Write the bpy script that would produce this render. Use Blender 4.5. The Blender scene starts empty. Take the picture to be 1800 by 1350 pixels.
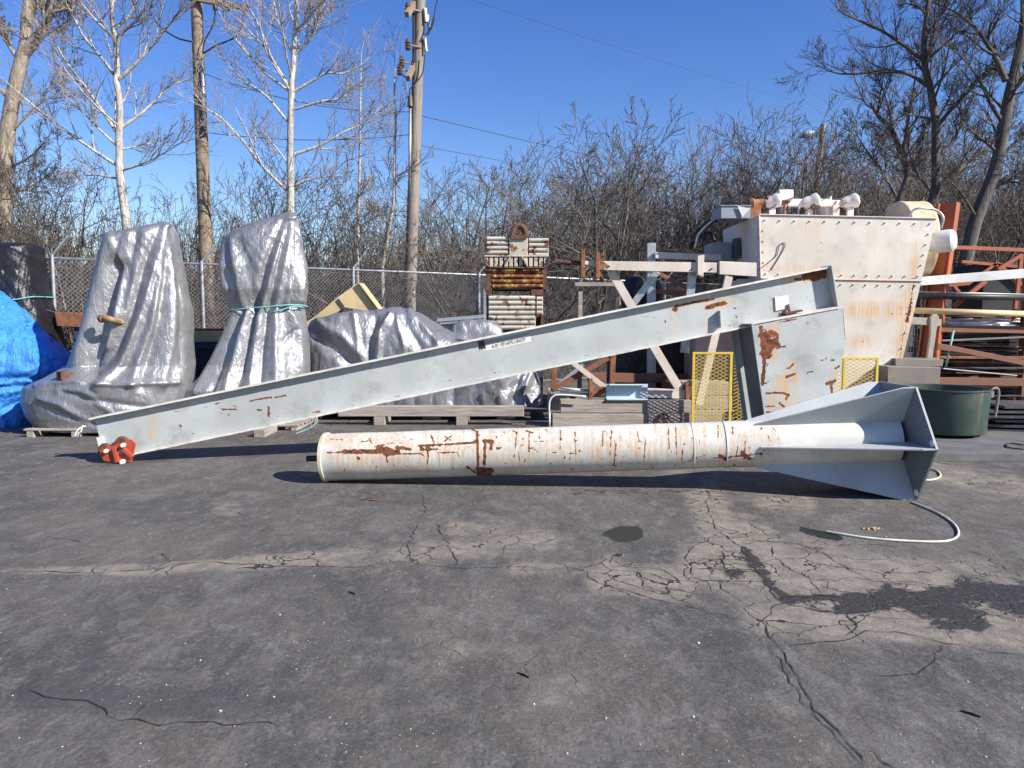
import bpy, math, random
import numpy as np
from mathutils import Vector, Matrix, noise as mnoise

# ------------------------------------------------------------------ camera, sky, sun
S = bpy.context.scene
C = S.collection
F = 1334.0                                   # focal length in photo pixels (1800 wide)
PITCH = math.atan(115 / F)
EYE = Vector((0, 0, 1.6))
cam = bpy.data.cameras.new('camera'); cam_o = bpy.data.objects.new('camera', cam); C.objects.link(cam_o)
cam.sensor_width = 36; cam.lens = F / 1800 * 36; cam.clip_end = 3000; cam.clip_start = 0.05
cam_o.location = EYE; cam_o.rotation_euler = (math.pi / 2 - PITCH, 0, 0)
S.camera = cam_o
SUN = Vector((1.28, -0.72, 1.0)).normalized()  # direction towards the sun
ELEV = math.asin(SUN.z)
w = bpy.data.worlds.new("World"); S.world = w; w.use_nodes = True
nt = w.node_tree
sky = nt.nodes.new('ShaderNodeTexSky'); sky.sky_type = 'NISHITA'; sky.sun_disc = False
sky.sun_elevation = ELEV; sky.sun_rotation = math.atan2(SUN.x, SUN.y)
sky.altitude = 300; sky.air_density = 1.15; sky.dust_density = 0.0; sky.ozone_density = 3.5
hs = nt.nodes.new('ShaderNodeHueSaturation'); hs.inputs['Saturation'].default_value = 1.28; hs.inputs['Hue'].default_value = 0.521
nt.links.new(sky.outputs[0], hs.inputs['Color']); nt.links.new(hs.outputs[0], nt.nodes['Background'].inputs[0])
nt.nodes['Background'].inputs[1].default_value = 0.09
sl = bpy.data.lights.new('sun', 'SUN'); sl.energy = 5.0; sl.angle = math.radians(0.5); sl.color = (1, .955, .88)
so = bpy.data.objects.new('sun', sl); C.objects.link(so)
so.rotation_euler = (-SUN).to_track_quat('-Z', 'Y').to_euler(); so.location = (20, -10, 15)
S.view_settings.view_transform = 'Standard'; S.view_settings.look = 'None'
S.view_settings.gamma = 1; S.view_settings.exposure = 0.84

# ------------------------------------------------------------------ helpers
FW = Vector((0, math.cos(PITCH), -math.sin(PITCH))); UP = Vector((0, math.sin(PITCH), math.cos(PITCH)))
def ray(px, py):
    return Vector((1, 0, 0)) * ((px - 900) / F) + UP * ((675 - py) / F) + FW
def at(px, py, Y):
    d = ray(px, py); return EYE + d * (Y / d.y)
def gr(px, py, z=0.0):
    d = ray(px, py); return EYE + d * ((z - EYE.z) / d.z)
def onpl(px, py, p0, n):
    d = ray(px, py); n = Vector(n); return EYE + d * ((Vector(p0) - EYE).dot(n) / d.dot(n))
def proj(a):
    a = np.asarray(a) - np.array(EYE)
    dz = a @ np.array(FW)
    return 900 + F * a[:, 0] / dz, 675 - F * (a @ np.array(UP)) / dz
def lin(h):
    h = h.lstrip('#'); c = [int(h[i:i + 2], 16) / 255 for i in (0, 2, 4)]
    return tuple(x / 12.92 if x <= .04045 else ((x + .055) / 1.055) ** 2.4 for x in c)

def frame_of(d):
    d = d.normalized(); u = Vector((0, 0, 1)) if abs(d.z) < .95 else Vector((0, 1, 0))
    s = d.cross(u).normalized(); return s, s.cross(d).normalized()

class B:
    """collects verts and faces for one mesh"""
    def __init__(s): s.v = []; s.f = []
    def add(s, vs, fs):
        o = len(s.v); s.v += [tuple(p) for p in vs]; s.f += [tuple(i + o for i in f) for f in fs]; return s
    def hexa(s, p):                      # p: 4 bottom + 4 top, same winding
        return s.add(p, [(3, 2, 1, 0), (4, 5, 6, 7), (0, 1, 5, 4), (1, 2, 6, 5), (2, 3, 7, 6), (3, 0, 4, 7)])
    def box(s, x0, x1, y0, y1, z0, z1):
        return s.hexa([(x0, y0, z0), (x1, y0, z0), (x1, y1, z0), (x0, y1, z0), (x0, y0, z1), (x1, y0, z1), (x1, y1, z1), (x0, y1, z1)])
    def bar(s, p0, p1, w, h, up=None):   # w across (horizontal), h along up
        p0 = Vector(p0); p1 = Vector(p1); d = (p1 - p0).normalized()
        if up is None: a, u = frame_of(d)
        else:
            a = d.cross(Vector(up)).normalized(); u = a.cross(d)
        a = a * (w / 2); u = u * (h / 2)
        return s.hexa([p0 - a - u, p0 + a - u, p1 + a - u, p1 - a - u, p0 - a + u, p0 + a + u, p1 + a + u, p1 - a + u])
    def prism(s, pts, off):              # polygon (any winding) swept by off
        pts = [Vector(p) for p in pts]; off = Vector(off); n = len(pts)
        nr = Vector((0, 0, 0))
        for i in range(n): nr += pts[i].cross(pts[(i + 1) % n])
        if nr.dot(off) > 0: pts = pts[::-1]
        vs = pts + [p + off for p in pts]
        fs = [tuple(range(n)), tuple(range(2 * n - 1, n - 1, -1))]
        fs += [((i + 1) % n, i, i + n, (i + 1) % n + n) for i in range(n)]
        return s.add(vs, fs)
    def slab(s, pix, Y, t):              # pixel outline standing at depth Y, t thick going back
        return s.prism([at(x, y, Y) for x, y in pix], (0, t, 0))
    def tube(s, p0, p1, r0, r1=None, n=12, caps=True):
        return s.path([p0, p1], [r0, r0 if r1 is None else r1], n, caps)
    def path(s, pts, r, n=8, caps=True):
        pts = [Vector(p) for p in pts]; m = len(pts)
        if not isinstance(r, (list, tuple)): r = [r] * m
        vs = []; a = None
        for i, p in enumerate(pts):
            d = (pts[min(i + 1, m - 1)] - pts[max(i - 1, 0)])
            if d.length < 1e-9: d = Vector((0, 0, 1))
            d.normalize()
            if a is None: a, _ = frame_of(d)
            a = (a - d * a.dot(d))
            if a.length < 1e-6: a, _ = frame_of(d)
            a.normalize(); b = d.cross(a)
            for k in range(n):
                t = 2 * math.pi * k / n
                vs.append(p + (a * math.cos(t) + b * math.sin(t)) * r[i])
        fs = []
        for i in range(m - 1):
            for k in range(n):
                k2 = (k + 1) % n
                fs.append((i * n + k, i * n + k2, (i + 1) * n + k2, (i + 1) * n + k))
        if caps: fs += [tuple(range(n - 1, -1, -1)), tuple(range((m - 1) * n, m * n))]
        return s.add(vs, fs)
    def lathe(s, p, ax, prof, n=32):     # prof: (distance along ax, radius)
        ax = Vector(ax).normalized(); a, b = frame_of(ax); p = Vector(p); vs = []
        for d, r in prof:
            for k in range(n):
                t = 2 * math.pi * k / n; vs.append(p + ax * d + (a * math.cos(t) + b * math.sin(t)) * r)
        fs = []
        for i in range(len(prof) - 1):
            for k in range(n):
                k2 = (k + 1) % n; fs.append((i * n + k, i * n + k2, (i + 1) * n + k2, (i + 1) * n + k))
        return s.add(vs, fs)
    def grid(s, p00, p10, p11, p01, nx, ny):
        p00, p10, p11, p01 = map(Vector, (p00, p10, p11, p01)); vs = []
        for j in range(ny + 1):
            v = j / ny
            for i in range(nx + 1):
                u = i / nx; vs.append((p00 * (1 - u) + p10 * u) * (1 - v) + (p01 * (1 - u) + p11 * u) * v)
        fs = [(j * (nx + 1) + i, j * (nx + 1) + i + 1, (j + 1) * (nx + 1) + i + 1, (j + 1) * (nx + 1) + i) for j in range(ny) for i in range(nx)]
        return s.add(vs, fs)
    def make(s, name, mat, parent=None, smooth=False, bevel=0.0, seg=2, auto=None):
        me = bpy.data.meshes.new(name)
        v = np.array(s.v, dtype=float)
        if parent is not None:
            p = parent
            while p is not None:
                v = v - np.array(p.location); p = p.parent
        me.from_pydata(v.tolist(), [], s.f); me.update()
        if mat is not None: me.materials.append(mat)
        if smooth: me.polygons.foreach_set('use_smooth', [True] * len(me.polygons))
        o = bpy.data.objects.new(name, me); C.objects.link(o)
        if parent is not None: o.parent = parent
        if auto: me.set_sharp_from_angle(angle=math.radians(auto))
        if bevel:
            m = o.modifiers.new('edge', 'BEVEL'); m.width = bevel; m.segments = seg; m.limit_method = 'ANGLE'; m.angle_limit = math.radians(40)
        return o

def tag(o, label=None, cat=None, group=None, kind=None):
    if label: o['label'] = label
    if cat: o['category'] = cat
    if group: o['group'] = group
    if kind: o['kind'] = kind
    return o
def thing(name, loc, label, cat, group=None):
    o = bpy.data.objects.new(name, None); C.objects.link(o); o.location = loc; o.empty_display_size = .2
    return tag(o, label, cat, group)
def copy_tree(o, parent=None):
    c = o.copy(); C.objects.link(c)
    if parent is not None: c.parent = parent
    for ch in [x for x in o.children]: copy_tree(ch, c)
    return c

def world_xyz(o):
    n = len(o.data.vertices); a = np.empty(n * 3); o.data.vertices.foreach_get('co', a); a = a.reshape(-1, 3)
    p = o
    while p is not None: a = a + np.array(p.location); p = p.parent
    return a
def paint(o, attr, strokes):
    """stains that belong to the surface: strokes (x0,y0,x1,y1,width,strength) traced on it"""
    x, y = proj(world_xyz(o)); val = np.zeros(len(x))
    for x0, y0, x1, y1, wd, st in strokes:
        dx, dy = x1 - x0, y1 - y0; L = dx * dx + dy * dy + 1e-9
        t = np.clip(((x - x0) * dx + (y - y0) * dy) / L, 0, 1)
        d = np.hypot(x - x0 - t * dx, y - y0 - t * dy)
        val = np.maximum(val, st * np.clip(1.25 - d / (wd * 1.3), 0, 1))
    at_ = o.data.attributes.new(attr, 'FLOAT', 'POINT'); at_.data.foreach_set('value', val.astype(np.float32))

# ------------------------------------------------------------------ materials
class K:
    def __init__(s, name):
        s.m = bpy.data.materials.new(name); s.m.use_nodes = True; s.t = s.m.node_tree
        s.b = s.t.nodes['Principled BSDF']; s._tc = None
    def N(s, typ, **kw):
        n = s.t.nodes.new(typ)
        for k, v in kw.items(): setattr(n, k, v)
        return n
    def put(s, sock, val):
        if val is None: return
        if isinstance(val, bpy.types.NodeSocket): s.t.links.new(val, sock)
        elif isinstance(val, (tuple, list)) and len(val) == 3 and sock.type == 'RGBA': sock.default_value = (*val, 1)
        else: sock.default_value = val
    def co(s, scale=(1, 1, 1), rot=(0, 0, 0), geo=False):
        if s._tc is None: s._tc = s.N('ShaderNodeTexCoord'); s._ge = s.N('ShaderNodeNewGeometry')
        m = s.N('ShaderNodeMapping'); s.put(m.inputs[0], s._ge.outputs['Position'] if geo else s._tc.outputs['Object'])
        m.inputs['Scale'].default_value = scale; m.inputs['Rotation'].default_value = rot
        return m.outputs[0]
    def noise(s, scale, detail=6, rough=.55, vec=None, dist=0.0):
        n = s.N('ShaderNodeTexNoise'); s.put(n.inputs['Vector'], vec if vec is not None else s.co())
        n.inputs['Scale'].default_value = scale; n.inputs['Detail'].default_value = detail
        n.inputs['Roughness'].default_value = rough; n.inputs['Distortion'].default_value = dist
        return n.outputs[0]
    def vor(s, scale, vec=None, feature='F1', rnd=1.0):
        n = s.N('ShaderNodeTexVoronoi', feature=feature); s.put(n.inputs['Vector'], vec if vec is not None else s.co())
        n.inputs['Scale'].default_value = scale; n.inputs['Randomness'].default_value = rnd
        return n.outputs[0]
    def math(s, op, a, b=None, clamp=False):
        n = s.N('ShaderNodeMath', operation=op); n.use_clamp = clamp; s.put(n.inputs[0], a); s.put(n.inputs[1], b); return n.outputs[0]
    def step(s, x, a, b):
        n = s.N('ShaderNodeMapRange'); n.interpolation_type = 'SMOOTHSTEP'
        s.put(n.inputs[0], x); n.inputs[1].default_value = a; n.inputs[2].default_value = b; return n.outputs[0]
    def mix(s, fac, a, b, mode='MIX'):
        n = s.N('ShaderNodeMix', data_type='RGBA', blend_type=mode); s.put(n.inputs[0], fac); s.put(n.inputs[6], a); s.put(n.inputs[7], b); return n.outputs[2]
    def mixf(s, fac, a, b):
        n = s.N('ShaderNodeMix', data_type='FLOAT'); s.put(n.inputs[0], fac); s.put(n.inputs[2], a); s.put(n.inputs[3], b); return n.outputs[0]
    def attr(s, name):
        n = s.N('ShaderNodeAttribute'); n.attribute_name = name; return n.outputs['Fac']
    def rnd(s):
        n = s.N('ShaderNodeObjectInfo'); return n.outputs['Random']
    def bump(s, h, strength=.3, dist=.01, prev=None):
        n = s.N('ShaderNodeBump'); s.put(n.inputs['Height'], h); n.inputs['Strength'].default_value = strength; n.inputs['Distance'].default_value = dist
        if prev is not None: s.put(n.inputs['Normal'], prev)
        return n.outputs[0]
    def out(s, col=None, rough=None, metal=None, normal=None, spec=None):
        s.put(s.b.inputs['Base Color'], col); s.put(s.b.inputs['Roughness'], rough); s.put(s.b.inputs['Metallic'], metal)
        s.put(s.b.inputs['Normal'], normal); s.put(s.b.inputs['Specular IOR Level'], spec)
        return s.m
def sc(c, k): return tuple(min(1, x * k) for x in c)

RUST = ((.055, .018, .009), (.20, .062, .022), (.34, .13, .04))
def rustcol(k, vec=None):
    n = k.noise(18, 8, .65, vec); r = k.mix(k.step(n, .35, .6), RUST[0], RUST[1]); return k.mix(k.step(n, .62, .75), r, RUST[2])
def painted(name, col, rough=.45, rust=.30, dirt=.35, attr=False, streak=.3, bump=.12, rs=4.0, dirtcol=(.12, .09, .065), metal=0.0):
    """old paint: colour drift, grime, vertical run-off, rust breaking through; rust = share that is rust"""
    k = K(name)
    a = k.noise(1.7, 5); fine = k.noise(45, 6, .6)
    c = k.mix(k.step(a, .3, .7), sc(col, .86), sc(col, 1.08))
    c = k.mix(k.math('MULTIPLY', k.step(fine, .52, .72), .25), c, sc(col, .6))
    run = k.noise(5, 5, .6, k.co((2.2, 2.2, .16)))
    c = k.mix(k.math('MULTIPLY', k.step(run, .54, .76), streak), c, (.36, .22, .11))
    grime = k.noise(3.1, 8, .68)
    c = k.mix(k.math('MULTIPLY', k.step(grime, .5, .74), dirt), c, dirtcol)
    rn = k.noise(rs, 12, .72, dist=.4)
    mask = k.step(rn, .86 - rust * .62, .89 - rust * .62) if rust > 0 else None
    if attr:
        edge = k.noise(26, 8, .7)
        v = k.math('ADD', k.attr('rust'), k.math('MULTIPLY', k.math('SUBTRACT', edge, .5), 1.5))
        am = k.step(v, .50, .60)
        st = k.math('MULTIPLY', k.attr('stain'), k.step(k.noise(9, 6, .6, k.co((5, 5, .35))), .36, .60))
        c = k.mix(k.math('MULTIPLY', st, .85), c, (.56, .30, .10))
        mask = am if mask is None else k.math('MAXIMUM', mask, am)
    ro = rough
    if mask is not None:
        c = k.mix(mask, c, rustcol(k)); ro = k.mixf(mask, rough, .92)
    h = k.math('ADD', k.math('MULTIPLY', fine, .5), k.math('MULTIPLY', k.noise(6, 3), .8))
    if mask is not None: h = k.math('SUBTRACT', h, k.math('MULTIPLY', mask, .5))
    return k.out(c, ro, metal, k.bump(h, bump, .01))
def rusty(name, col=(.16, .06, .03), col2=(.30, .13, .06), rough=.85):
    k = K(name); n = k.noise(7, 10, .7); c = k.mix(k.step(n, .35, .65), col, col2)
    c = k.mix(k.step(k.noise(24, 6, .7), .55, .7), c, sc(col, .45)); return k.out(c, rough, 0, k.bump(n, .3, .01))
def wood(name, col=(.30, .26, .22), axis=0, rough=.85):
    k = K(name); s = [14, 14, 14]; s[axis] = .7
    g = k.noise(3.2, 10, .7, k.co(tuple(s)), .6); n = k.noise(2.3, 6, .6)
    c = k.mix(k.step(g, .3, .7), sc(col, .55), sc(col, 1.2)); c = k.mix(k.math('MULTIPLY', k.step(n, .5, .75), .5), c, sc(col, .45))
    c = k.mix(k.step(k.noise(9, 9, .75, k.co(tuple(x * .8 for x in s))), .62, .7), c, sc(col, .2))
    return k.out(c, rough, 0, k.bump(g, .5, .01))
def tarp(name, col, rough=.36, metal=.0, crinkle=.5, spec=.5, scale=1.0, fleck=(.9, .92, .97)):
    k = K(name)
    v1 = k.vor(7 * scale, k.co((1, 1, .55), (0.3, .5, .2)), 'F1'); n0 = k.noise(3 * scale, 4, .6, dist=1.5); n1 = k.noise(11 * scale, 8, .62, k.co((1, 1, .6), (.2, .4, .1)), 1.6)
    n2 = k.noise(240, 2); c = k.mix(k.step(n0, .3, .7), sc(col, .85), sc(col, 1.1)); c = k.mix(k.math('MULTIPLY', k.step(k.noise(5, 9, .7), .56, .72), .35), c, sc(col, .55))
    lng = k.noise(13 * scale, 5, .6, k.co((1, 1, .22), (.1, .15, 0)), 1.2)
    h = k.math('ADD', k.math('ADD', k.math('MULTIPLY', v1, .55), n1), k.math('MULTIPLY', lng, .9))
    b = k.bump(h, crinkle, .035); b = k.bump(n2, .06, .003, b)
    return k.out(c, k.mixf(k.step(n1, .3, .7), rough * .8, rough * 1.25), metal, b, spec)
def plain(name, col, rough=.6, metal=0.0, var=.25, scale=8, bump=.1):
    k = K(name); n = k.noise(scale, 6, .6); c = k.mix(k.step(n, .3, .7), sc(col, 1 - var), sc(col, 1 + var * .5))
    return k.out(c, rough, metal, k.bump(n, bump, .01))
def bark(name, col, dark, scale=6.0, marks=.0):
    k = K(name); g = k.noise(scale, 10, .7, k.co((1, 1, .25))); f = k.noise(scale * 6, 8, .7, k.co((1, 1, .16)))
    c = k.mix(k.step(g, .3, .66), dark, col); c = k.mix(k.math('MULTIPLY', k.step(f, .5, .64), .75), c, sc(dark, .6)); c = k.mix(k.math('MULTIPLY', k.step(f, .46, .34), .4), c, sc(col, 1.35))
    if marks:
        m = k.noise(5, 8, .75, k.co((1, 1, 4.5))); c = k.mix(k.math('MULTIPLY', k.step(m, .56, .66), marks), c, (.05, .045, .04))
    r = k.rnd(); c = k.mix(k.math('MULTIPLY', r, .35), c, dark)
    return k.out(c, .9, 0, k.bump(k.math('ADD', g, f), .8, .03))

M = {}
M['boom'] = painted('boom paint', (.395, .415, .40), .55, .05, .38, attr=True, streak=.16, rs=7)
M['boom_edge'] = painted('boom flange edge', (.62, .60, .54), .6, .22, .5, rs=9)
M['column'] = painted('column paint', (.60, .595, .535), .42, .03, .22, attr=True, streak=.16, rs=5)
M['fin'] = painted('fin paint', (.42, .435, .43), .45, .10, .22, streak=.05, rs=6)
M['dark_steel'] = painted('dark steel', (.055, .06, .065), .5, .15, .3)
M['cream'] = painted('cream paint', (.61, .555, .475), .5, .10, .25, attr=True, streak=.14, rs=3)
M['cream_frame'] = painted('cream frame paint', (.60, .52, .44), .55, .20, .3, streak=.2, rs=5)
M['white_paint'] = painted('peeling white paint', (.62, .62, .60), .55, .22, .3, rs=6)
M['red_trolley'] = painted('red trolley paint', (.38, .062, .03), .5, .3, .5, streak=0)
M['orange'] = painted('orange rack paint', (.34, .085, .035), .6, .32, .35, streak=.1)
M['brown_rail'] = painted('brown rack paint', (.20, .085, .05), .7, .25, .35, streak=.1)
M['lit_edge_yellow'] = painted('lit edge yellow', (.60, .50, .25), .5, .08, .3)  # paler copy of the machine yellow, imitates sun on the arm's edge
M['yellow'] = painted('yellow paint', (.66, .47, .05), .5, .08, .2)
M['machine_yellow'] = painted('faded machine yellow', (.58, .45, .24), .55, .08, .3)
M['rust'] = rusty('rusted steel')
M['rust_dark'] = rusty('dark rusted steel', (.07, .03, .02), (.15, .07, .04))
M['rib_white'] = painted('weathered white bin', (.47, .44, .37), .6, .50, .7, streak=.5, rs=6)
M['rib_yellow'] = painted('rusty yellow bin', (.46, .30, .07), .6, .66, .5, streak=.5, rs=5)
M['galv'] = plain('galvanised steel', (.42, .44, .46), .45, .7)
M['wire'] = plain('fence wire', (.50, .52, .53), .5, .3)
M['grey_box'] = painted('grey box paint', (.26, .30, .34), .5, .06, .2)
M['steel'] = painted('bare steel trough', (.20, .175, .15), .6, .38, .6)
M['tub'] = painted('green tub paint', (.036, .062, .052), .45, .25, .6)
M['slab'] = plain('slab', (.13, .125, .12), .8, 0, .3, 3, .4)
M['wood'] = wood('weathered timber', (.36, .31, .265), 0)
M['wood_y'] = wood('weathered timber across', (.34, .295, .25), 1)
M['pole_grey'] = wood('grey pole wood', (.25, .215, .175), 2)
M['pole_wood'] = wood('pole wood', (.27, .20, .145), 2)
M['silver'] = tarp('silver tarp', (.30, .30, .305), .36, .52, .44, .5, 1.0)
M['blue'] = tarp('blue tarp', (.04, .25, .78), .36, 0, 1.0, .6, 1.3)
M['black_tarp'] = tarp('black tarp', (.012, .012, .014), .30, 0, .4, .5)
M['rope'] = plain('white rope', (.70, .66, .56), .8)
M['teal_rope'] = plain('teal rope', (.16, .42, .40), .7)
M['rubber'] = plain('rubber', (.018, .018, .018), .6)
M['navy'] = painted('navy tank', (.035, .05, .085), .4, .04, .2)
M['copper'] = rusty('corroded brass', (.20, .11, .06), (.36, .22, .11), .5)
M['label_white'] = plain('label white', (.72, .70, .62), .5, 0, .2, 30)
M['label_black'] = plain('label black', (.02, .02, .02), .5)
M['insul'] = plain('insulator', (.10, .06, .045), .3)
M['birch'] = bark('white bark', (.60, .565, .50), (.27, .24, .21), 5, .9)
M['birch_twig'] = bark('pale twig bark', (.42, .365, .31), (.20, .165, .14), 5)
M['bark_grey'] = bark('grey bark', (.17, .145, .125), (.055, .046, .04), 7)
M['bark_pale'] = bark('pale brown bark', (.46, .38, .30), (.20, .16, .12), 7)
M['twig'] = bark('twig bark', (.165, .132, .105), (.052, .042, .035), 6)
M['twig_pale'] = bark('pale twigs', (.29, .24, .195), (.10, .08, .066), 6)
M['brush'] = bark('brush twigs', (.22, .17, .13), (.065, .05, .04), 3)
# ------------------------------------------------------------------ the ground
random.seed(5)
def ground_mat():
    k = K('asphalt')
    big = k.noise(.45, 5, .6); mid = k.noise(1.6, 8, .68, dist=.6); fine = k.noise(38, 8, .7); grit = k.vor(95)
    scuff = k.noise(2.0, 8, .7, k.co((1.4, .7, 1), (0, 0, -.7)), .8); blot = k.noise(5.5, 9, .72)
    c = k.mix(k.step(mid, .34, .68), (.062, .0575, .053), (.108, .098, .087))
    c = k.mix(k.math('MULTIPLY', k.step(big, .38, .66), .5), c, (.15, .132, .112))
    c = k.mix(k.math('MULTIPLY', k.step(blot, .56, .74), .6), c, (.043, .042, .043))
    s2 = k.noise(5.0, 12, .78, k.co((1.3, .75, 1), (0, 0, -.5)), .5); s3 = k.noise(11.0, 10, .75, k.co((1.2, .8, 1), (0, 0, .4)), .7)
    c = k.mix(k.math('MULTIPLY', k.step(scuff, .48, .68), .45), c, (.20, .187, .172))
    c = k.mix(k.math('MULTIPLY', k.step(s2, .50, .64), .50), c, (.205, .190, .172))
    c = k.mix(k.math('MULTIPLY', k.step(s3, .50, .66), .40), c, (.043, .041, .041))
    c = k.mix(k.math('MULTIPLY', k.step(s3, .46, .34), .40), c, (.225, .21, .195))
    c = k.mix(k.math('MULTIPLY', k.step(fine, .50, .70), .45), c, (.24, .228, .212))
    c = k.mix(k.math('MULTIPLY', k.step(k.noise(60, 6, .65), .52, .68), .6), c, (.026, .026, .028))
    chalk = k.noise(3.3, 14, .84, k.co((1, 2.4, 1), (0, 0, .5)), .5)
    c = k.mix(k.math('MULTIPLY', k.step(chalk, .68, .75), .8), c, (.42, .41, .39))
    tanf = k.step(k.math('ADD', k.attr('tan'), k.math('MULTIPLY', k.math('SUBTRACT', k.noise(2.6, 9, .68), .5), 1.3)), .35, .85)
    tcol = k.mix(k.step(k.noise(7, 9, .7), .3, .7), (.155, .135, .108), (.30, .258, .205))
    c = k.mix(k.math('MULTIPLY', tanf, .85), c, tcol)
    seal = k.step(k.math('ADD', k.attr('seal'), k.math('MULTIPLY', k.math('SUBTRACT', k.noise(5, 10, .75), .5), 1.8)), .4, .75)
    c = k.mix(k.math('MULTIPLY', seal, .5), c, (.052, .052, .056))
    # fine crazing inside the dusty area
    wv = k.N('ShaderNodeVectorMath', operation='ADD'); k.put(wv.inputs[0], k.co())
    nn = k.N('ShaderNodeTexNoise'); nn.inputs['Scale'].default_value = 1.7; nn.inputs['Detail'].default_value = 6; k.put(nn.inputs['Vector'], k.co())
    sx = k.N('ShaderNodeVectorMath', operation='SCALE'); k.put(sx.inputs[0], nn.outputs[1]); sx.inputs['Scale'].default_value = .9
    k.put(wv.inputs[1], sx.outputs[0])
    cr = k.vor(2.6, wv.outputs[0], 'DISTANCE_TO_EDGE')
    crm = k.math('MULTIPLY', k.math('SUBTRACT', 1.0, k.step(cr, .005, .02)), k.math('MULTIPLY', tanf, k.step(k.noise(1.9, 5), .40, .46)))
    c = k.mix(crm, c, (.025, .022, .02))
    wet = k.step(k.math('ADD', k.attr('wet'), k.math('MULTIPLY', k.math('SUBTRACT', k.noise(9, 11, .78), .5), 2.4)), .42, .70)
    c = k.mix(wet, c, k.mix(k.step(fine, .4, .7), (.028, .024, .020), (.07, .060, .050)))
    oil = k.step(k.math('ADD', k.attr('oil'), k.math('MULTIPLY', k.math('SUBTRACT', k.noise(7, 6, .6), .5), .7)), .38, .58)
    c = k.mix(oil, c, (.020, .023, .017))
    h = k.math('ADD', k.math('MULTIPLY', fine, .8), k.math('MULTIPLY', s3, 1.2)); h = k.math('SUBTRACT', h, k.math('MULTIPLY', crm, 1.5))
    n = k.bump(h, .6, .014); n = k.bump(mid, .25, .05, n)
    r = k.mixf(wet, k.mixf(k.step(mid, .3, .7), .82, .95), .55); r = k.mixf(oil, r, .34)
    return k.out(c, r, 0, n, k.mixf(wet, .25, .4))
def earth_mat():
    k = K('leaf litter'); n = k.noise(3, 10, .72); c = k.mix(k.step(n, .3, .7), (.06, .045, .033), (.20, .15, .11))
    c = k.mix(k.step(k.noise(20, 6, .7), .55, .7), c, (.30, .25, .20)); return k.out(c, .95, 0, k.bump(n, .6, .05))
M['asphalt'] = ground_mat(); M['earth'] = earth_mat()
b = B(); b.grid((-600, -60, -.004), (600, -60, -.004), (600, 1500, -.004), (-600, 1500, -.004), 24, 24)
tag(b.make('ground', M['earth']), kind='structure')
F0 = Vector((-7.62, 12.7, 0)); FD = Vector((.815, .58, 0)).normalized()
def fence(t, z=0, off=0): p = F0 + FD * t + Vector((-FD.y, FD.x, 0)) * off; return Vector((p.x, p.y, z))
# asphalt yard: a dense sheet near the camera, coarse sheets round it, all butted edge to edge
b = B()
xs = np.concatenate([np.linspace(-30, -9, 8)[:-1], np.linspace(-9, 9, 301), np.linspace(9, 40, 9)[1:]])
ys = np.concatenate([np.linspace(-25, 1.5, 6)[:-1], np.linspace(1.5, 11, 181), np.linspace(11, 34, 24)[1:]])
for y in ys:
    for x in xs:
        yf = F0.y + (x - F0.x) * FD.y / FD.x + .25          # stops at the fence line
        b.v.append((x, min(y, max(yf, 1.0)) if y > 1.5 else y, 0.0))
nx = len(xs)
b.f = [(j * nx + i, j * nx + i + 1, (j + 1) * nx + i + 1, (j + 1) * nx + i) for j in range(len(ys) - 1) for i in range(nx - 1)
       if b.v[(j + 1) * nx + i][1] - b.v[j * nx + i][1] > 1e-4 or b.v[(j + 1) * nx + i + 1][1] - b.v[j * nx + i + 1][1] > 1e-4]
yard = tag(b.make('yard_pavement', M['asphalt']), kind='structure')
paint(yard, 'tan', [(1245, 880, 1262, 950, 45, .9), (1240, 985, 1400, 1010, 58, .95), (1400, 1010, 1800, 1080, 75, .9), (1300, 940, 1380, 990, 45, .9), (1330, 1090, 1800, 1110, 40, .8),
    (0, 1003, 300, 1003, 9, .8), (200, 1003, 270, 1002, 12, .9), (300, 998, 590, 985, 11, .95), (420, 985, 560, 982, 12, 1), (590, 985, 900, 960, 28, .7), (800, 930, 960, 950, 30, .7), (1060, 1010, 1200, 1030, 38, .9),
    (1640, 830, 1800, 860, 30, .7), (1340, 885, 1420, 885, 22, .8), (780, 1150, 1000, 1200, 80, .5), (380, 895, 420, 895, 16, .8), (900, 1000, 1100, 1000, 18, .7), (1180, 830, 1260, 900, 30, .6)])
paint(yard, 'wet', [(1490, 1060, 1800, 1040, 19, 1), (1560, 1045, 1720, 1092, 22, 1), (1700, 1035, 1830, 1070, 24, 1), (1310, 970, 1345, 1012, 11, 1), (1345, 1012, 1382, 1060, 9, 1),
    (1382, 1052, 1500, 1050, 8, .95), (1282, 1008, 1300, 1010, 12, .9), (1470, 1072, 1560, 1066, 10, .9), (1640, 1098, 1720, 1096, 14, .8), (1000, 865, 1300, 862, 8, .5)])
paint(yard, 'oil', [(1085, 941, 1116, 938, 14, 1), (1062, 939, 1085, 938, 6, .9), (1406, 930, 1418, 935, 4, 1), (1418, 934, 1475, 946, 6, 1), (1085, 976, 1092, 977, 3, 1), (1535, 1210, 1546, 1212, 5, .8), (1602, 1272, 1616, 1279, 6, .8)])
paint(yard, 'seal', [(190, 1085, 140, 1215, 20, 1), (50, 1225, 430, 1238, 28, 1), (430, 1238, 560, 1225, 16, .7), (640, 1100, 700, 1220, 60, .6), (200, 900, 420, 890, 40, .6), (930, 1060, 1080, 1130, 50, .5), (1260, 1130, 1350, 1190, 40, .7)])

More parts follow.
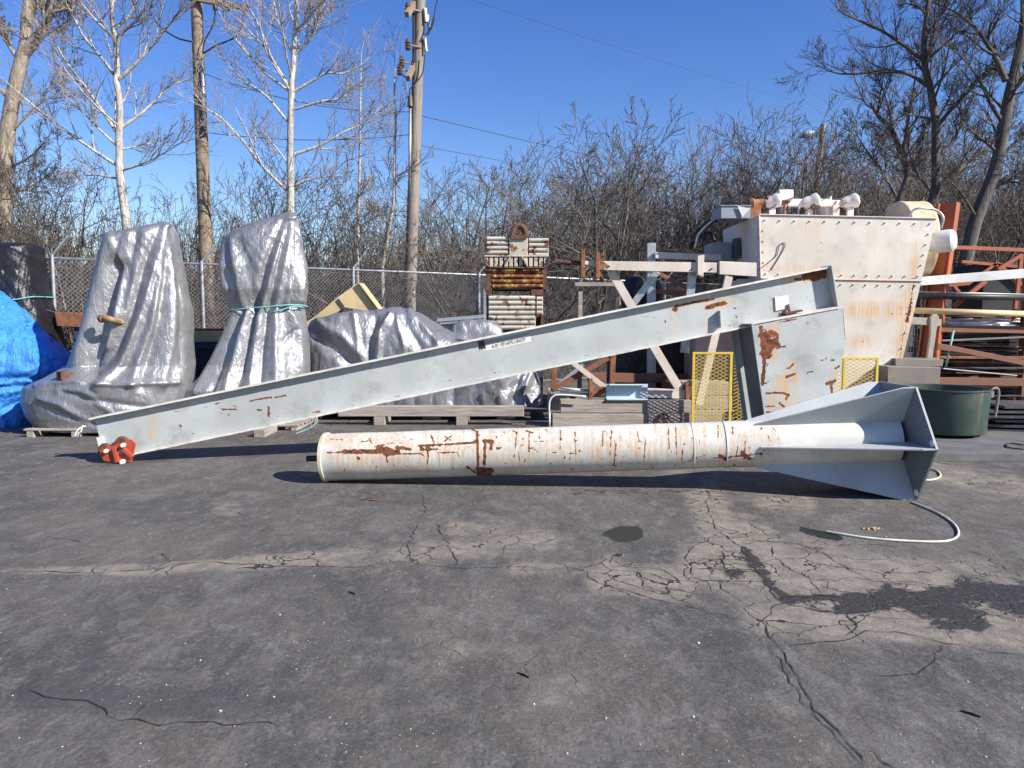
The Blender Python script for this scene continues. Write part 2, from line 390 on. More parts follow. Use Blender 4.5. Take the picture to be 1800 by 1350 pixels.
def crack_lines():
    L = []
    def add(ox, oy, pts, w=.008): L.append(([(ox + x / 2.455, oy + y / 2.455) for x, y in pts], w))
    a = lambda p, w=.008: add(1200, 800, p, w)
    a([(110, 150), (105, 215), (125, 270), (165, 335), (240, 390), (290, 440), (330, 510), (355, 545), (400, 600), (435, 635), (385, 665), (360, 700), (350, 735), (380, 780), (425, 830), (470, 910), (510, 960), (540, 1030), (575, 1090), (640, 1160), (700, 1220), (760, 1290), (790, 1345)], .0075)
    a([(165, 335), (110, 360), (30, 410), (10, 440), (45, 490), (50, 520)]); a([(45, 485), (150, 490), (210, 500), (290, 500), (340, 510)])
    a([(0, 520), (100, 538), (250, 545), (350, 545)]); a([(180, 410), (175, 460), (190, 490), (215, 515)], .012)
    a([(240, 390), (330, 370), (440, 370), (540, 395), (620, 430), (680, 470), (760, 510), (830, 545), (960, 550), (1060, 570)])
    a([(370, 380), (400, 440), (500, 510), (560, 540), (600, 600)]); a([(430, 635), (560, 660), (690, 680), (800, 670), (900, 660)], .012)
    a([(150, 540), (200, 590), (260, 640), (350, 690)]); a([(0, 640), (120, 680), (220, 700), (340, 735)])
    a([(435, 825), (560, 810), (700, 800), (790, 760), (980, 770), (1080, 800), (1200, 820), (1330, 850), (1470, 860)])
    a([(1115, 815), (1100, 890), (1020, 940), (940, 955), (800, 950)], .006); a([(400, 840), (450, 950), (520, 1060), (600, 1160), (700, 1260), (780, 1345)], .006)
    a([(800, 1250), (880, 1320), (920, 1350)]); a([(1240, 410), (1330, 450), (1400, 500), (1470, 530)]); a([(720, 380), (900, 390), (1100, 400)], .005)
    a([(560, 545), (720, 525), (840, 540)]); a([(690, 680), (770, 740), (700, 780)]); a([(0, 380), (60, 378), (100, 375)]); a([(400, 620), (480, 610), (600, 600), (700, 610)], .012)
    a([(600, 550), (660, 640), (690, 680)], .006); a([(780, 560), (860, 650), (960, 690)], .006); a([(960, 550), (1050, 640), (1100, 700)], .006)
    a = lambda p, w=.007: add(600, 800, p, w)
    a([(345, 170), (365, 240), (330, 290), (310, 340), (290, 400), (295, 455)]); a([(400, 290), (440, 340), (470, 400), (490, 440), (505, 480)])
    a([(0, 485), (60, 487), (150, 470), (290, 458), (350, 475), (480, 485), (640, 485), (740, 475), (820, 485), (910, 495)])
    a([(960, 480), (1040, 495), (1090, 540), (1180, 575), (1290, 600), (1350, 625), (1470, 640)], .009); a([(1140, 475), (1250, 480), (1380, 495), (1440, 520), (1473, 560)], .009)
    a([(1280, 490), (1300, 560), (1400, 590), (1450, 630)]); a([(1165, 470), (1165, 415), (1240, 420), (1300, 400)], .006); a([(470, 432), (530, 430)], .014)
    a = lambda p, w=.007: add(0, 800, p, w)
    a([(0, 510), (100, 500), (200, 505), (400, 505), (550, 500), (680, 490), (760, 465), (900, 460), (1050, 470), (1200, 478), (1473, 480)], .009); a([(640, 515), (720, 480)], .012)
    a([(700, 420), (730, 465)]); a([(180, 345), (280, 360), (370, 380)]); a([(1150, 470), (1160, 430), (1270, 450), (1400, 440)], .006)
    a([(110, 1010), (210, 1040), (300, 1055), (400, 1090), (460, 1110), (520, 1135), (600, 1140), (700, 1155), (830, 1145), (960, 1165), (1090, 1150), (1210, 1170)]); a([(560, 1140), (640, 1060)], .006)
    return L
b = B(); rg = random.Random(3)
for pts, w_ in crack_lines():
    P = [gr(x, y, .004) for x, y in pts]; Q = []
    for i in range(len(P) - 1):
        n = max(2, int((P[i + 1] - P[i]).length / .05))
        for j in range(n):
            p = P[i].lerp(P[i + 1], j / n)
            Q.append(p + Vector((rg.gauss(0, .011), rg.gauss(0, .011), 0)))
    Q.append(P[-1]); vs = []
    for i, p in enumerate(Q):
        d = Q[min(i + 1, len(Q) - 1)] - Q[max(i - 1, 0)]; d = Vector((-d.y, d.x, 0)).normalized()
        ww = w_ * .5 * rg.uniform(.2, 1.1) * (1 if 0 < i < len(Q) - 1 else .1); vs += [p - d * ww, p + d * ww]
    b.add(vs, [(2 * i, 2 * i + 2, 2 * i + 3, 2 * i + 1) for i in range(len(Q) - 1)])
M['crack'] = plain('crack', (.022, .019, .017), .95)
tag(b.make('pavement_cracks', M['crack']), kind='structure')

def blob(b, p, r, rg, flat=.6):
    vs = []
    for ph, rr, n in ((-.6, .8, 5), (.35, .85, 5)):
        for k in range(n):
            t = 2 * math.pi * k / n + ph; q = rr * r * rg.uniform(.7, 1.25); vs.append((p[0] + q * math.cos(t), p[1] + q * math.sin(t), p[2] + (ph + .6) * r * flat))
    vs.append((p[0], p[1], p[2] + r * flat * 1.4))
    fs = [(k, (k + 1) % 5, 5 + (k + 1) % 5, 5 + k) for k in range(5)] + [(5 + k, 5 + (k + 1) % 5, 10) for k in range(5)]
    b.add(vs, fs)
b = B(); rg = random.Random(8)
for i in range(480):
    px, py = rg.uniform(0, 1800), 830 + 520 * rg.random() ** 1.9
    p = gr(px, py); blob(b, (p.x, p.y, .0), rg.uniform(.0014, .0042) * (1 + 1.0 * (rg.random() < .08)), rg)
for cx, cy, n, s in ((560, 1115, 26, 60), (510, 1130, 18, 25), (245, 1230, 16, 30), (1090, 1160, 18, 40), (650, 1320, 26, 70), (1240, 855, 16, 60), (1330, 990, 14, 60), (150, 780, 14, 60)):
    for i in range(n):
        px, py = rg.gauss(cx, s), rg.gauss(cy, s * .25)
        if py < 775: continue
        p = gr(px, py); blob(b, (p.x, p.y, 0), rg.uniform(.001, .0034), rg)
M['pebble'] = plain('pebble', (.55, .53, .48), .9, 0, .4, 60)
tag(b.make('pebbles', M['pebble']), 'pale grit and small stones scattered over the yard', 'pebbles', kind='stuff')
# small bits lying about
for (px, py, ang, L, nm, lb) in ((652, 880, .5, .10, 'rusty_scrap', 'rusty metal scrap lying on the asphalt in front of the white pipe column'),):
    p = gr(px, py); b = B()
    for q in range(3):
        a = ang + q * .25; d = Vector((math.cos(a), -math.sin(a) * .6, 0)) * L
        b.path([p - d + Vector((0, q * .015, .006)), p + Vector((0, q * .012, .010)), p + d + Vector((0, q * .02, .006))], .005, 5)
    tag(b.make(nm, M['rust']), lb, 'scrap')
for px, py, lb in ((620, 1043, 'small black bent wire clip on the asphalt at left of centre'), (921, 1187, 'thin black twig lying on bare asphalt near the bottom centre'), (1706, 1255, 'black curved twig on the grey asphalt near the bottom right')):
    p = gr(px, py); b = B(); b.path([p + Vector((-.03, .02, .004)), p + Vector((0, -.005, .006)), p + Vector((.022, -.03, .004))], [.003, .005, .003], 5)
    tag(b.make('debris_twig', M['label_black']), lb, 'debris')
p = gr(1533, 931); b = B()
for q in range(6): blob(b, (p.x + random.uniform(-.06, .06), p.y + random.uniform(-.02, .02), 0), random.uniform(.012, .026), random)
M['dryleaf'] = plain('dry leaf', (.36, .27, .13), .8); tag(b.make('dead_leaf', M['dryleaf']), 'crumpled tan dead leaf on the asphalt inside the white cable loop', 'leaf')

# ------------------------------------------------------------------ crane column lying in front
PL = Vector((-1.83, 7.42, .232)); PR = Vector((3.52, 6.88, .503)); AX = (PR - PL).normalized(); LEN = (PR - PL).length
col = thing('crane_column', (0.8, 7.16, 0), 'long white rust-streaked steel pipe column with finned hexagonal base lying on the asphalt', 'crane column')
NS, NR = 800, 90
a0, b0 = frame_of(AX); a0 = -a0 if a0.y > 0 else a0     # a0 towards the camera, b0 up
b0 = a0.cross(AX); b0 = b0 if b0.z > 0 else -b0
b = B()
S_END = LEN - .012
def rad(s):
    t = s / LEN; return .233 * (1 - t) + .206 * t + (.004 if s > LEN - 1.55 else 0)
for i in range(NS + 1):
    s = S_END * i / NS
    for k in range(NR):
        t = 2 * math.pi * k / NR; b.v.append(tuple(PL + AX * s + (a0 * math.cos(t) + b0 * math.sin(t)) * (rad(s) + .0012 * math.sin(s * 9 + 3 * t))))
b.f = [(i * NR + k, i * NR + (k + 1) % NR, (i + 1) * NR + (k + 1) % NR, (i + 1) * NR + k) for i in range(NS) for k in range(NR)]
pipe = b.make('pipe', M['column'], col, True)
def z8(pts, w, s=1.0):                     # traced in the enlarged crop of the pipe
    out = []
    for i in range(len(pts) - 1):
        out.append((480 + pts[i][0] / 3.4615, 700 + pts[i][1] / 3.4615, 480 + pts[i + 1][0] / 3.4615, 700 + pts[i + 1][1] / 3.4615, w, s))
    return out
R = []
R += z8([(330, 330), (430, 328)], 2.2, .8) + z8([(430, 325), (600, 325), (760, 325)], 4.6) + z8([(640, 300), (720, 320)], 5) + z8([(680, 340), (740, 335)], 4)
R += z8([(760, 340), (900, 338)], 2, .8) + z8([(620, 295), (700, 275), (790, 275)], 1.5, .8) + z8([(580, 245), (620, 300)], 1.6, .8) + z8([(750, 300), (830, 310)], 4, .8)
R += z8([(890, 290), (1080, 280), (1245, 268)], 2.4, .95) + z8([(900, 312), (1000, 310)], 2.6, .9) + z8([(1000, 330), (1120, 330), (1140, 375)], 1.3, .75)
R += z8([(930, 290), (945, 340), (938, 400)], 1.8, .75) + z8([(960, 225), (980, 270)], 2.2, .8) + z8([(1045, 230), (1085, 260)], 1.8, .8) + z8([(1085, 228), (1045, 262)], 1.8, .8)
R += z8([(1242, 205), (1245, 330), (1248, 465)], 2.6) + z8([(1285, 260), (1335, 265)], 4) + z8([(1290, 260), (1285, 400)], 3.2, .95) + z8([(1330, 262), (1325, 305)], 3.4) + z8([(1245, 430), (1330, 440)], 4.5) + z8([(1250, 460), (1320, 460)], 4)
R += z8([(1180, 420), (1230, 450)], 3, .75) + z8([(515, 360), (520, 368)], 3, .9) + z8([(1090, 425), (1120, 430)], 2, .7) + z8([(1490, 260), (1560, 262), (1680, 262), (1760, 262)], 1.2, .62) + z8([(1500, 300), (1580, 302), (1620, 330)], 1.4, .75) + z8([(1490, 320), (1500, 380), (1520, 415), (1535, 370)], 1.4, .7)
R += z8([(540, 262), (575, 262)], 1.8, .7) + z8([(340, 250), (430, 250)], 1.6, .6) + z8([(1340, 225), (1370, 240)], 1.2, .7) + z8([(1545, 200), (1580, 210)], 2.5, .7) + z8([(1360, 300), (1390, 300)], 1.4, .75)
rg = random.Random(12)
for i in range(120):                       # chips and short runs along the pipe
    x = rg.uniform(590, 1370); y = rg.uniform(755, 828) - (x - 590) * .010; R.append((x, y, x + rg.uniform(-3, 7), y + rg.uniform(-1, 9) * rg.random(), rg.uniform(.8, 1.9), rg.uniform(.5, .85)))
for x, y0, y1 in ((985, 757, 790), (1010, 760, 800), (1060, 757, 785), (1075, 757, 800), (1083, 780, 815), (1120, 758, 776), (1135, 770, 812), (1175, 752, 790), (1188, 752, 800), (1200, 790, 815), (1262, 748, 770), (1287, 750, 762), (1297, 785, 800), (1310, 775, 808), (1350, 765, 775), (908, 760, 790), (930, 760, 795)):
    R.append((x, y0, x + rg.uniform(-4, 4), y1, 1.5, .72))
R += [(1255, 805, 1300, 802, 1.8, .8), (1290, 803, 1340, 797, 2, .8), (1265, 800, 1278, 808, 4, .8), (1305, 796, 1318, 806, 4.5, .9), (1240, 800, 1200, 815, 1.5, .7), (1080, 800, 1120, 805, 1.5, .6)]
for i in range(150):                       # thin run marks under the chips
    x = rg.uniform(585, 1375); y = rg.uniform(752, 800) - (x - 590) * .010; R.append((x, y, x + rg.uniform(-1, 1), y + rg.uniform(6, 26), .55, rg.uniform(.45, .66)))
paint(pipe, 'rust', R)
St = [(x0, y0 + 2, x1, y1 + 16, w_ * 2.2 + 2, .75 * s) for x0, y0, x1, y1, w_, s in R] + [(575, 772, 700, 772, 8, .8), (590, 822, 760, 825, 12, .55)]
for i in range(170):
    x = rg.uniform(580, 1380); y = rg.uniform(752, 800) - (x - 590) * .010; St.append((x, y, x + rg.uniform(-2, 2), y + rg.uniform(8, 38), rg.uniform(1.6, 3.2), rg.uniform(.5, .95)))
paint(pipe, 'stain', St)
# end ring at the open end, dark inside, stub shaft
b = B(); r = .233
b.lathe(PL - AX * .012, AX, [(0, r - .02), (0, r + .012), (.03, r + .012), (.03, r - .001)], 72)
M['ring'] = painted('pipe end ring', (.62, .55, .40), .55, .3, .5, rs=9); b.make('end_ring', M['ring'], col, True, auto=40)
b = B(); b.lathe(PL, AX, [(.02, r - .004), (.02, .03)], 48); b.make('end_cap', M['dark_steel'], col)
b = B(); q = PL + a0 * .04; b.tube(q - AX * .19, q + AX * .06, .030, n=16); b.make('shaft', M['label_black'], col, True, auto=40)
b = B(); q = LEN - 1.55
b.lathe(PL + AX * (q - .006), AX, [(0, rad(q - .1) - .002), (.003, rad(q) + .006), (.010, rad(q) + .006), (.014, rad(q))], 72)
for s in (LEN - 1.85,): b.lathe(PL + AX * s, AX, [(0, rad(s) - .003), (.004, rad(s) + .004), (.010, rad(s) + .004), (.014, rad(s) - .003)], 72)
M['weld'] = painted('weld', (.60, .58, .52), .6, .30, .3, rs=12); b.make('weld_seam', M['weld'], col, True)
# hexagonal base plate and six fins
E1 = Vector((.07, -1, 0)).normalized(); E2 = (AX - E1 * AX.dot(E1)).normalized(); E2 = E1.cross(E2); E2 = E2 if E2.z > 0 else -E2
PN = E1.cross(E2); PN = PN if PN.x > 0 else -PN; HR = .582
hexv = [PR + (E1 * math.cos(math.radians(60 * k)) + E2 * math.sin(math.radians(60 * k))) * HR for k in range(6)]
b = B(); b.prism(hexv, PN * .022); M['plate_edge'] = painted('base plate', (.17, .185, .20), .5, .10, .3, rs=6)  # plate darker than the fins: its shade is put into the colour
bp = b.make('base_plate', M['plate_edge'], col, bevel=.002)
FL = 1.28
for k in range(6):
    d = (hexv[k] - PR).normalized(); tn = PN.cross(d).normalized() * .014
    root = PR - AX * FL + d * (rad(LEN - FL) - .004); r0 = PR + d * .200
    outer = PR + d * (HR - .004)
    pts = [root - AX * .02, root + d * .022 - AX * .02, outer - AX * .10, outer - PN * .001, r0 - PN * .001]
    b = B(); b.prism([p - tn / 2 for p in pts], tn)
    b.make('fin', M['fin'], col, bevel=.002)
b = B()
for k in (0, 1, 2, 3, 4, 5):
    d = (hexv[k] - PR).normalized(); d2 = (hexv[(k + 1) % 6] - PR).normalized(); c = PR + d * .50 + d2 * .05
    b.lathe(c - PN * .003, PN, [(0, .0005), (0, .030), (.002, .030)], 20)
M['hole'] = plain('bolt hole daylight disc', (.80, .77, .70), .8); b.make('pale_hole_disc', M['hole'], col)  # opaque pale discs imitate daylight showing through the holes
b = B()
for px, py, rr in ((1497, 831, .03), (1536, 818, .03), (1544, 860, .025), (1560, 868, .02)):
    pass
# ------------------------------------------------------------------ cable on the ground
def spline(pts, n=10):
    pts = [Vector(p) for p in pts]; P = [pts[0] * 2 - pts[1]] + pts + [pts[-1] * 2 - pts[-2]]; out = []
    for i in range(1, len(P) - 2):
        for j in range(n):
            t = j / n; a, b_, c, d = P[i - 1:i + 3]
            out.append(.5 * ((2 * b_) + (c - a) * t + (2 * a - 5 * b_ + 4 * c - d) * t * t + (3 * b_ - a - 3 * c + d) * t ** 3))
    return out + [pts[-1]]
b = B(); b.path(spline([gr(x, y, .010) for x, y in ((1452, 934), (1475, 938), (1530, 946), (1600, 951), (1650, 952), (1675, 948), (1685, 938), (1678, 922), (1655, 905), (1625, 891), (1602, 882))]), .0085, 8)
tag(b.make('ground_cable', M['rope'], smooth=True), 'thin pale cable looping over the asphalt from under the hexagonal base plate', 'cable')
b = B(); b.path(spline([gr(x, y, .010) for x, y in ((1620, 844), (1640, 843), (1653, 837), (1648, 828), (1630, 822))]), .0085, 8)
tag(b.make('cable_loop', M['rope'], smooth=True), 'short pale cable loop behind the hexagonal base plate', 'cable')

# ------------------------------------------------------------------ crane boom
BL = Vector((-4.66, 8.45, 0)); BR = Vector((3.72, 9.0, 0)); BH = (BR - BL).normalized(); BN = Vector((BH.y, -BH.x, 0))   # BN towards the camera
def bo(px, py, n=0.0): return onpl(px, py, BL + BN * n, BN)
boom = thing('crane_boom', (BL + BR) / 2, 'long sloping grey steel I-beam boom with head bracket leaning over the yard', 'crane boom')
T0, T1 = bo(158, 733), bo(1452, 468); B0, B1 = bo(190, 797), bo(1468, 546)
UPB = (T1 - T0).normalized().cross(BN); UPB = UPB if UPB.z > 0 else -UPB
AXB = (T1 - T0).normalized(); DEP = .50
T0 = bo(163, 733.5); LB = (T1 - T0).length
def bp_(s, u, n): return T0 + AXB * s - UPB * u + BN * n            # along, down from the top, towards the camera
def bbox(b, s0, s1, u0, u1, n0, n1, e0=0.0):
    return b.hexa([bp_(s0 + e0 * u1, u1, n1), bp_(s1, u1, n1), bp_(s1, u1, n0), bp_(s0 + e0 * u1, u1, n0), bp_(s0 + e0 * u0, u0, n1), bp_(s1, u0, n1), bp_(s1, u0, n0), bp_(s0 + e0 * u0, u0, n0)])
FWD = .098; TF = .018
b = B(); sk = .0
nx_, nu_ = 420, 26
for n in (.008, -.008):
    b.grid(bp_(.02, TF, n), bp_(LB, TF, n), bp_(LB, DEP - TF, n), bp_(.02, DEP - TF, n), nx_, nu_)
b.add([bp_(.02, TF, .008), bp_(.02, TF, -.008), bp_(.02, DEP - TF, -.008), bp_(.02, DEP - TF, .008)], [(0, 1, 2, 3)])
web = b.make('web', M['boom'], boom)
z5 = lambda x, y: (1180 + x / 2.936, 300 + y / 2.936); z4 = lambda x, y: (820 + x / 3.375, 380 + y / 3.375); z2 = lambda x, y: (300 + x / 3.07, 360 + y / 3.07)
def tr(zf, pts, w, s=1.0):
    q = [zf(*p) for p in pts]; return [(*q[i], *q[i + 1], w, s) for i in range(len(q) - 1)]
R = tr(z2, [(425, 1060), (460, 1050), (545, 1040)], 1.8) + tr(z2, [(560, 1040), (620, 1028)], 1.6) + tr(z2, [(272, 1103), (320, 1104), (357, 1105)], 1.6) + tr(z2, [(272, 1105), (272, 1125)], 1.3) + tr(z2, [(470, 1108), (490, 1108)], 2.2) + tr(z2, [(528, 1090), (530, 1140)], 2.4) + tr(z2, [(343, 1085), (350, 1090)], 1.6) + tr(z2, [(430, 1098), (432, 1102)], 1.4) + tr(z2, [(52, 1190), (55, 1196)], 2)
R += tr(z5, [(10, 715), (30, 700), (120, 680), (215, 665)], 2.4) + tr(z5, [(20, 720), (25, 700)], 4) + tr(z5, [(185, 710), (240, 690), (275, 685)], 4.5, .95) + tr(z5, [(640, 560), (690, 555)], 4, .8) + tr(z5, [(700, 545), (780, 530)], 11, .95) + tr(z5, [(560, 740), (640, 735)], 3, .9) + tr(z5, [(330, 708), (332, 712)], 1.8) + tr(z5, [(335, 752), (337, 755)], 1.8)
R += tr(z4, [(150, 910), (152, 914)], 1.8) + tr(z4, [(1175, 620), (1178, 632)], 1.8) + tr(z4, [(1100, 600), (1115, 605)], 1.2, .7) + tr(z4, [(1120, 690), (1200, 690)], 1.2, .6)
rg = random.Random(4)
for i in range(46):
    t = rg.random(); x = 180 + t * 1250; y = 745 - t * 250 + rg.uniform(4, 55); R.append((x, y, x + rg.uniform(0, 3), y + rg.uniform(0, 2), rg.uniform(.7, 1.4), rg.uniform(.5, .8)))
for i in range(60):                        # scratches and edge rust along the boom
    t = rg.random(); x = 190 + t * 1240; top = 744 - t * 254; up_ = rg.random() < .5
    y = top + (rg.uniform(2, 8) if up_ else rg.uniform(46, 58)); l = rg.uniform(3, 16); R.append((x, y, x + l, y - l * .2, rg.uniform(.5, 1.1), rg.uniform(.5, .7)))
paint(web, 'rust', R)
paint(web, 'stain', tr(z5, [(0, 690), (120, 650), (280, 650)], 14, .35) + tr(z5, [(180, 700), (280, 680)], 8, .9) + tr(z5, [(600, 560), (700, 540)], 10, .9) + [(268, 730, 266, 770, 6, .6), (700, 700, 702, 760, 5, .2)] + [(1185, 530, 1187, 585, 6, .35), (1240, 520, 1243, 580, 8, .35)])
def flange(name, u0, u1, s0, s1):
    b = B(); n = 160; rr = random.Random(name)
    for i in range(n + 1):
        s = s0 + (s1 - s0) * i / n; w_ = FWD + (rr.uniform(-.002, .002) if 0 < i < n else 0); dz = rr.uniform(-.0015, .0015)
        b.v += [tuple(bp_(s, u0 + dz, -FWD)), tuple(bp_(s, u0 + dz, w_)), tuple(bp_(s, u1 + dz, w_)), tuple(bp_(s, u1 + dz, -FWD))]
    for i in range(n): b.f += [(i * 4 + k, i * 4 + (k + 1) % 4, i * 4 + 4 + (k + 1) % 4, i * 4 + 4 + k) for k in range(4)]
    b.f += [(3, 2, 1, 0), (n * 4, n * 4 + 1, n * 4 + 2, n * 4 + 3)]
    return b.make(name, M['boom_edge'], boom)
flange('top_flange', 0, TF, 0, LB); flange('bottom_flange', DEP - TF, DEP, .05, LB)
# end plate, cut square to the beam
b = B(); bbox(b, LB, LB + .016, -.01, DEP + .006, -.125, .125); ep = b.make('end_plate', M['fin'], boom, bevel=.002)
# stiffener tab, small white plate, clip
def on(px, py, n): return onpl(px, py, BL + BN * n, BN)
b = B(); p = on(1262, 546, .009); q = on(1263, 576, .009); b.prism([p, p + BN * .075, q + BN * .085, q], AXB * .014); b.make('stiffener', M['fin'], boom)
b = B(); b.prism([on(x, y, .012) for x, y in z_] if False else [on(*z5(532, 652), .012), on(*z5(600, 643), .012), on(*z5(606, 710), .012), on(*z5(537, 724), .012)], BN * .012); b.make('small_plate', M['label_white'], boom, bevel=.002)
b = B(); q0 = on(*z5(572, 738), .02); q1 = on(*z5(660, 722), .02); b.bar(q0 + BN * .05, q1 + BN * .05, .09, .022, UPB); b.bar(on(*z5(600, 690), .02) + BN * .01, on(*z5(606, 735), .02) + BN * .02, .03, .02, BN)
b.make('clamp', M['rust_dark'], boom, bevel=.003)
# name plate riveted over the web: black square with letters, white strip with lettering
def strip(px, n, t, mat, nm):
    b = B(); b.prism([on(x, y, n) for x, y in px], BN * t); return b.make(nm, mat, boom)
z3 = lambda x, y: (500 + x / 3.913, 460 + y / 3.913)
pl = strip([z3(1328, 548), z3(1690, 470), z3(1700, 548), z3(1342, 622)], .0085, .002, M['label_white'], 'sign_plate')
paint(pl, 'rust', [])
gs = strip([z3(1375, 545), z3(1688, 478), z3(1693, 503), z3(1380, 572)], .0112, .0012, M['grey_box'], 'sign_band')
bk = strip([z3(1329, 549), z3(1372, 540), z3(1386, 596), z3(1340, 603)], .0112, .0014, M['label_black'], 'sign_emblem')
def lettering(txt, px0, px1, n, size, mat):
    p0 = on(*px0, n); p1 = on(*px1, n); d = (p1 - p0).normalized(); u = BN.cross(d) * -1
    u = u if u.z > 0 else -u
    cu = bpy.data.curves.new('lettering', 'FONT'); cu.body = txt; cu.size = size; cu.extrude = .0004
    o = bpy.data.objects.new('lettering', cu); C.objects.link(o)
    bpy.context.view_layer.update(); wd = max(o.dimensions.x, .01); sx = (p1 - p0).length / wd
    me = bpy.data.meshes.new_from_object(o); bpy.data.objects.remove(o)
    mat3 = Matrix((d * sx, u, BN)).transposed().to_4x4(); mat3.translation = p0 - Vector(boom.location)
    me.transform(mat3); me.materials.append(mat); o = bpy.data.objects.new('lettering', me); C.objects.link(o); o.parent = boom
lettering('AL BST 17075 RATED CAPACITY', z3(1428, 596), z3(1660, 546), .0120, .056, M['label_black'])
lettering('LESCO', z3(1343, 618), z3(1386, 609), .0110, .044, M['label_black'])
# head bracket: two side plates, recessed web between, cover plate
HD = .70
hx = [z5(415, 797), z5(885, 709), z5(897, 850), z5(902, 890), z5(822, 1190), z5(770, 1400), z5(500, 1400)]
def hp(px, py, n): return onpl(px, py, BL + BN * n, BN)
FN = .30
poly = [hp(x, y, FN) for x, y in hx]
zmin = min(p.z for p in poly)
def head_plate(n, t, nm, dense=True):
    b = B(); P = [p + BN * (n - FN) for p in poly]
    if dense:                       # subdivided front face so that the rust can lie on it
        u0 = P[0]; W_, H_ = 70, 70
        xs_ = [p.dot(BH) for p in P]; zs_ = [p.z for p in P]; base = P[0] - BH * P[0].dot(BH) - Vector((0, 0, P[0].z))
        xa, xb, za, zb = min(xs_), max(xs_), min(zs_), max(zs_)
        pts2 = list(zip(xs_, zs_))
        def span(z):
            hit = []
            for i in range(len(pts2)):
                (x0, z0), (x1, z1) = pts2[i], pts2[(i + 1) % len(pts2)]
                if (z0 - z) * (z1 - z) <= 0 and abs(z1 - z0) > 1e-9: hit.append(x0 + (x1 - x0) * (z - z0) / (z1 - z0))
            return min(hit), max(hit)
        for j in range(H_ + 1):
            z = za + (zb - za) * (j / H_) * .99999 + 1e-6; l, r_ = span(z)
            for i in range(W_ + 1): b.v.append(tuple(base + BH * (l + (r_ - l) * i / W_) + Vector((0, 0, z)) + BN * .0016))
        b.f = [(j * (W_ + 1) + i, j * (W_ + 1) + i + 1, (j + 1) * (W_ + 1) + i + 1, (j + 1) * (W_ + 1) + i) for j in range(H_) for i in range(W_)]
    b.prism(P, -BN * t); return b.make(nm, M['boom'], boom)
hpl = head_plate(FN, .02, 'side_plate')
R = tr(z5, [(462, 810), (470, 900), (480, 1000), (470, 1100)], 4, .9) + tr(z5, [(490, 850), (500, 930)], 11, .85) + tr(z5, [(460, 850), (520, 835), (545, 850)], 5, .95) + tr(z5, [(470, 900), (540, 880), (545, 905)], 6, 1) + tr(z5, [(470, 940), (500, 960)], 6, 1) + tr(z5, [(470, 915), (590, 905)], 2, .9) + tr(z5, [(585, 1025), (610, 1018), (630, 1000)], 2, .9) + tr(z5, [(590, 1065), (640, 1048)], 2.4, .95) + tr(z5, [(700, 1043), (728, 1038)], 1.8, .9) + tr(z5, [(775, 978), (800, 970), (840, 980)], 1.6, .9) + tr(z5, [(800, 1100), (845, 1085)], 3, .95) + tr(z5, [(825, 1110), (830, 1150)], 3, .9)
R += tr(z5, [(490, 1150), (550, 1145), (608, 1155), (590, 1180)], 2.2, .95) + tr(z5, [(490, 1245), (620, 1248)], 2, .95) + tr(z5, [(490, 1220), (530, 1215)], 2, .9) + tr(z5, [(620, 1240), (660, 1215)], 2, .9) + tr(z5, [(560, 1200), (580, 1220)], 2.5, .9) + tr(z5, [(570, 780), (640, 765)], 2.5, .9) + tr(z5, [(700, 775), (705, 795)], 2.2, .8) + tr(z5, [(888, 715), (900, 870)], 2, .85) + tr(z5, [(850, 1020), (865, 1010)], 3, .8) + tr(z5, [(420, 798), (880, 712)], 1.2, .7) + tr(z5, [(475, 1030), (500, 1000)], 1.5, .8) + tr(z5, [(480, 1100), (500, 1090)], 1.5, .8)
paint(hpl, 'rust', R)
paint(hpl, 'stain', tr(z5, [(480, 830), (540, 820)], 9, 1) + tr(z5, [(480, 880), (520, 960)], 9, 1) + tr(z5, [(620, 1000), (590, 1090), (580, 1160)], 8, .9) + tr(z5, [(550, 1080), (530, 1180), (500, 1240)], 8, .9) + tr(z5, [(600, 1170), (570, 1240)], 8, .9) + tr(z5, [(640, 1060), (600, 1200)], 6, .8) + tr(z5, [(840, 1020), (820, 1100)], 4, .7) + tr(z5, [(600, 1250), (660, 1210)], 6, .9))
head_plate(FN - HD, .02, 'side_plate', False)
M['channel_shade'] = painted('channel shade grey', (.13, .135, .13), .6, .2, .4)  # boom grey darkened to imitate the shade on the left-facing channel
# recessed channel web facing left, between the plates
b = B(); e0, e1 = poly[0], poly[6]
inn = [e0 + BH * .09 - BN * .03, e1 + BH * .09 - BN * .03]
b.prism([inn[0] - Vector((0, 0, .03)), inn[0] - BN * (HD - .06) - Vector((0, 0, .03)), inn[1] - BN * (HD - .06), inn[1]], BH * .016); b.make('channel_web', M['channel_shade'], boom)
b = B(); b.prism([e0 + UPB * .004, e0 - BN * (HD + .02) + UPB * .004, poly[1] - BN * (HD + .02) + UPB * .004, poly[1] + UPB * .004], UPB * .014)
b.make('cover_plate', M['boom_edge'], boom, bevel=.002)
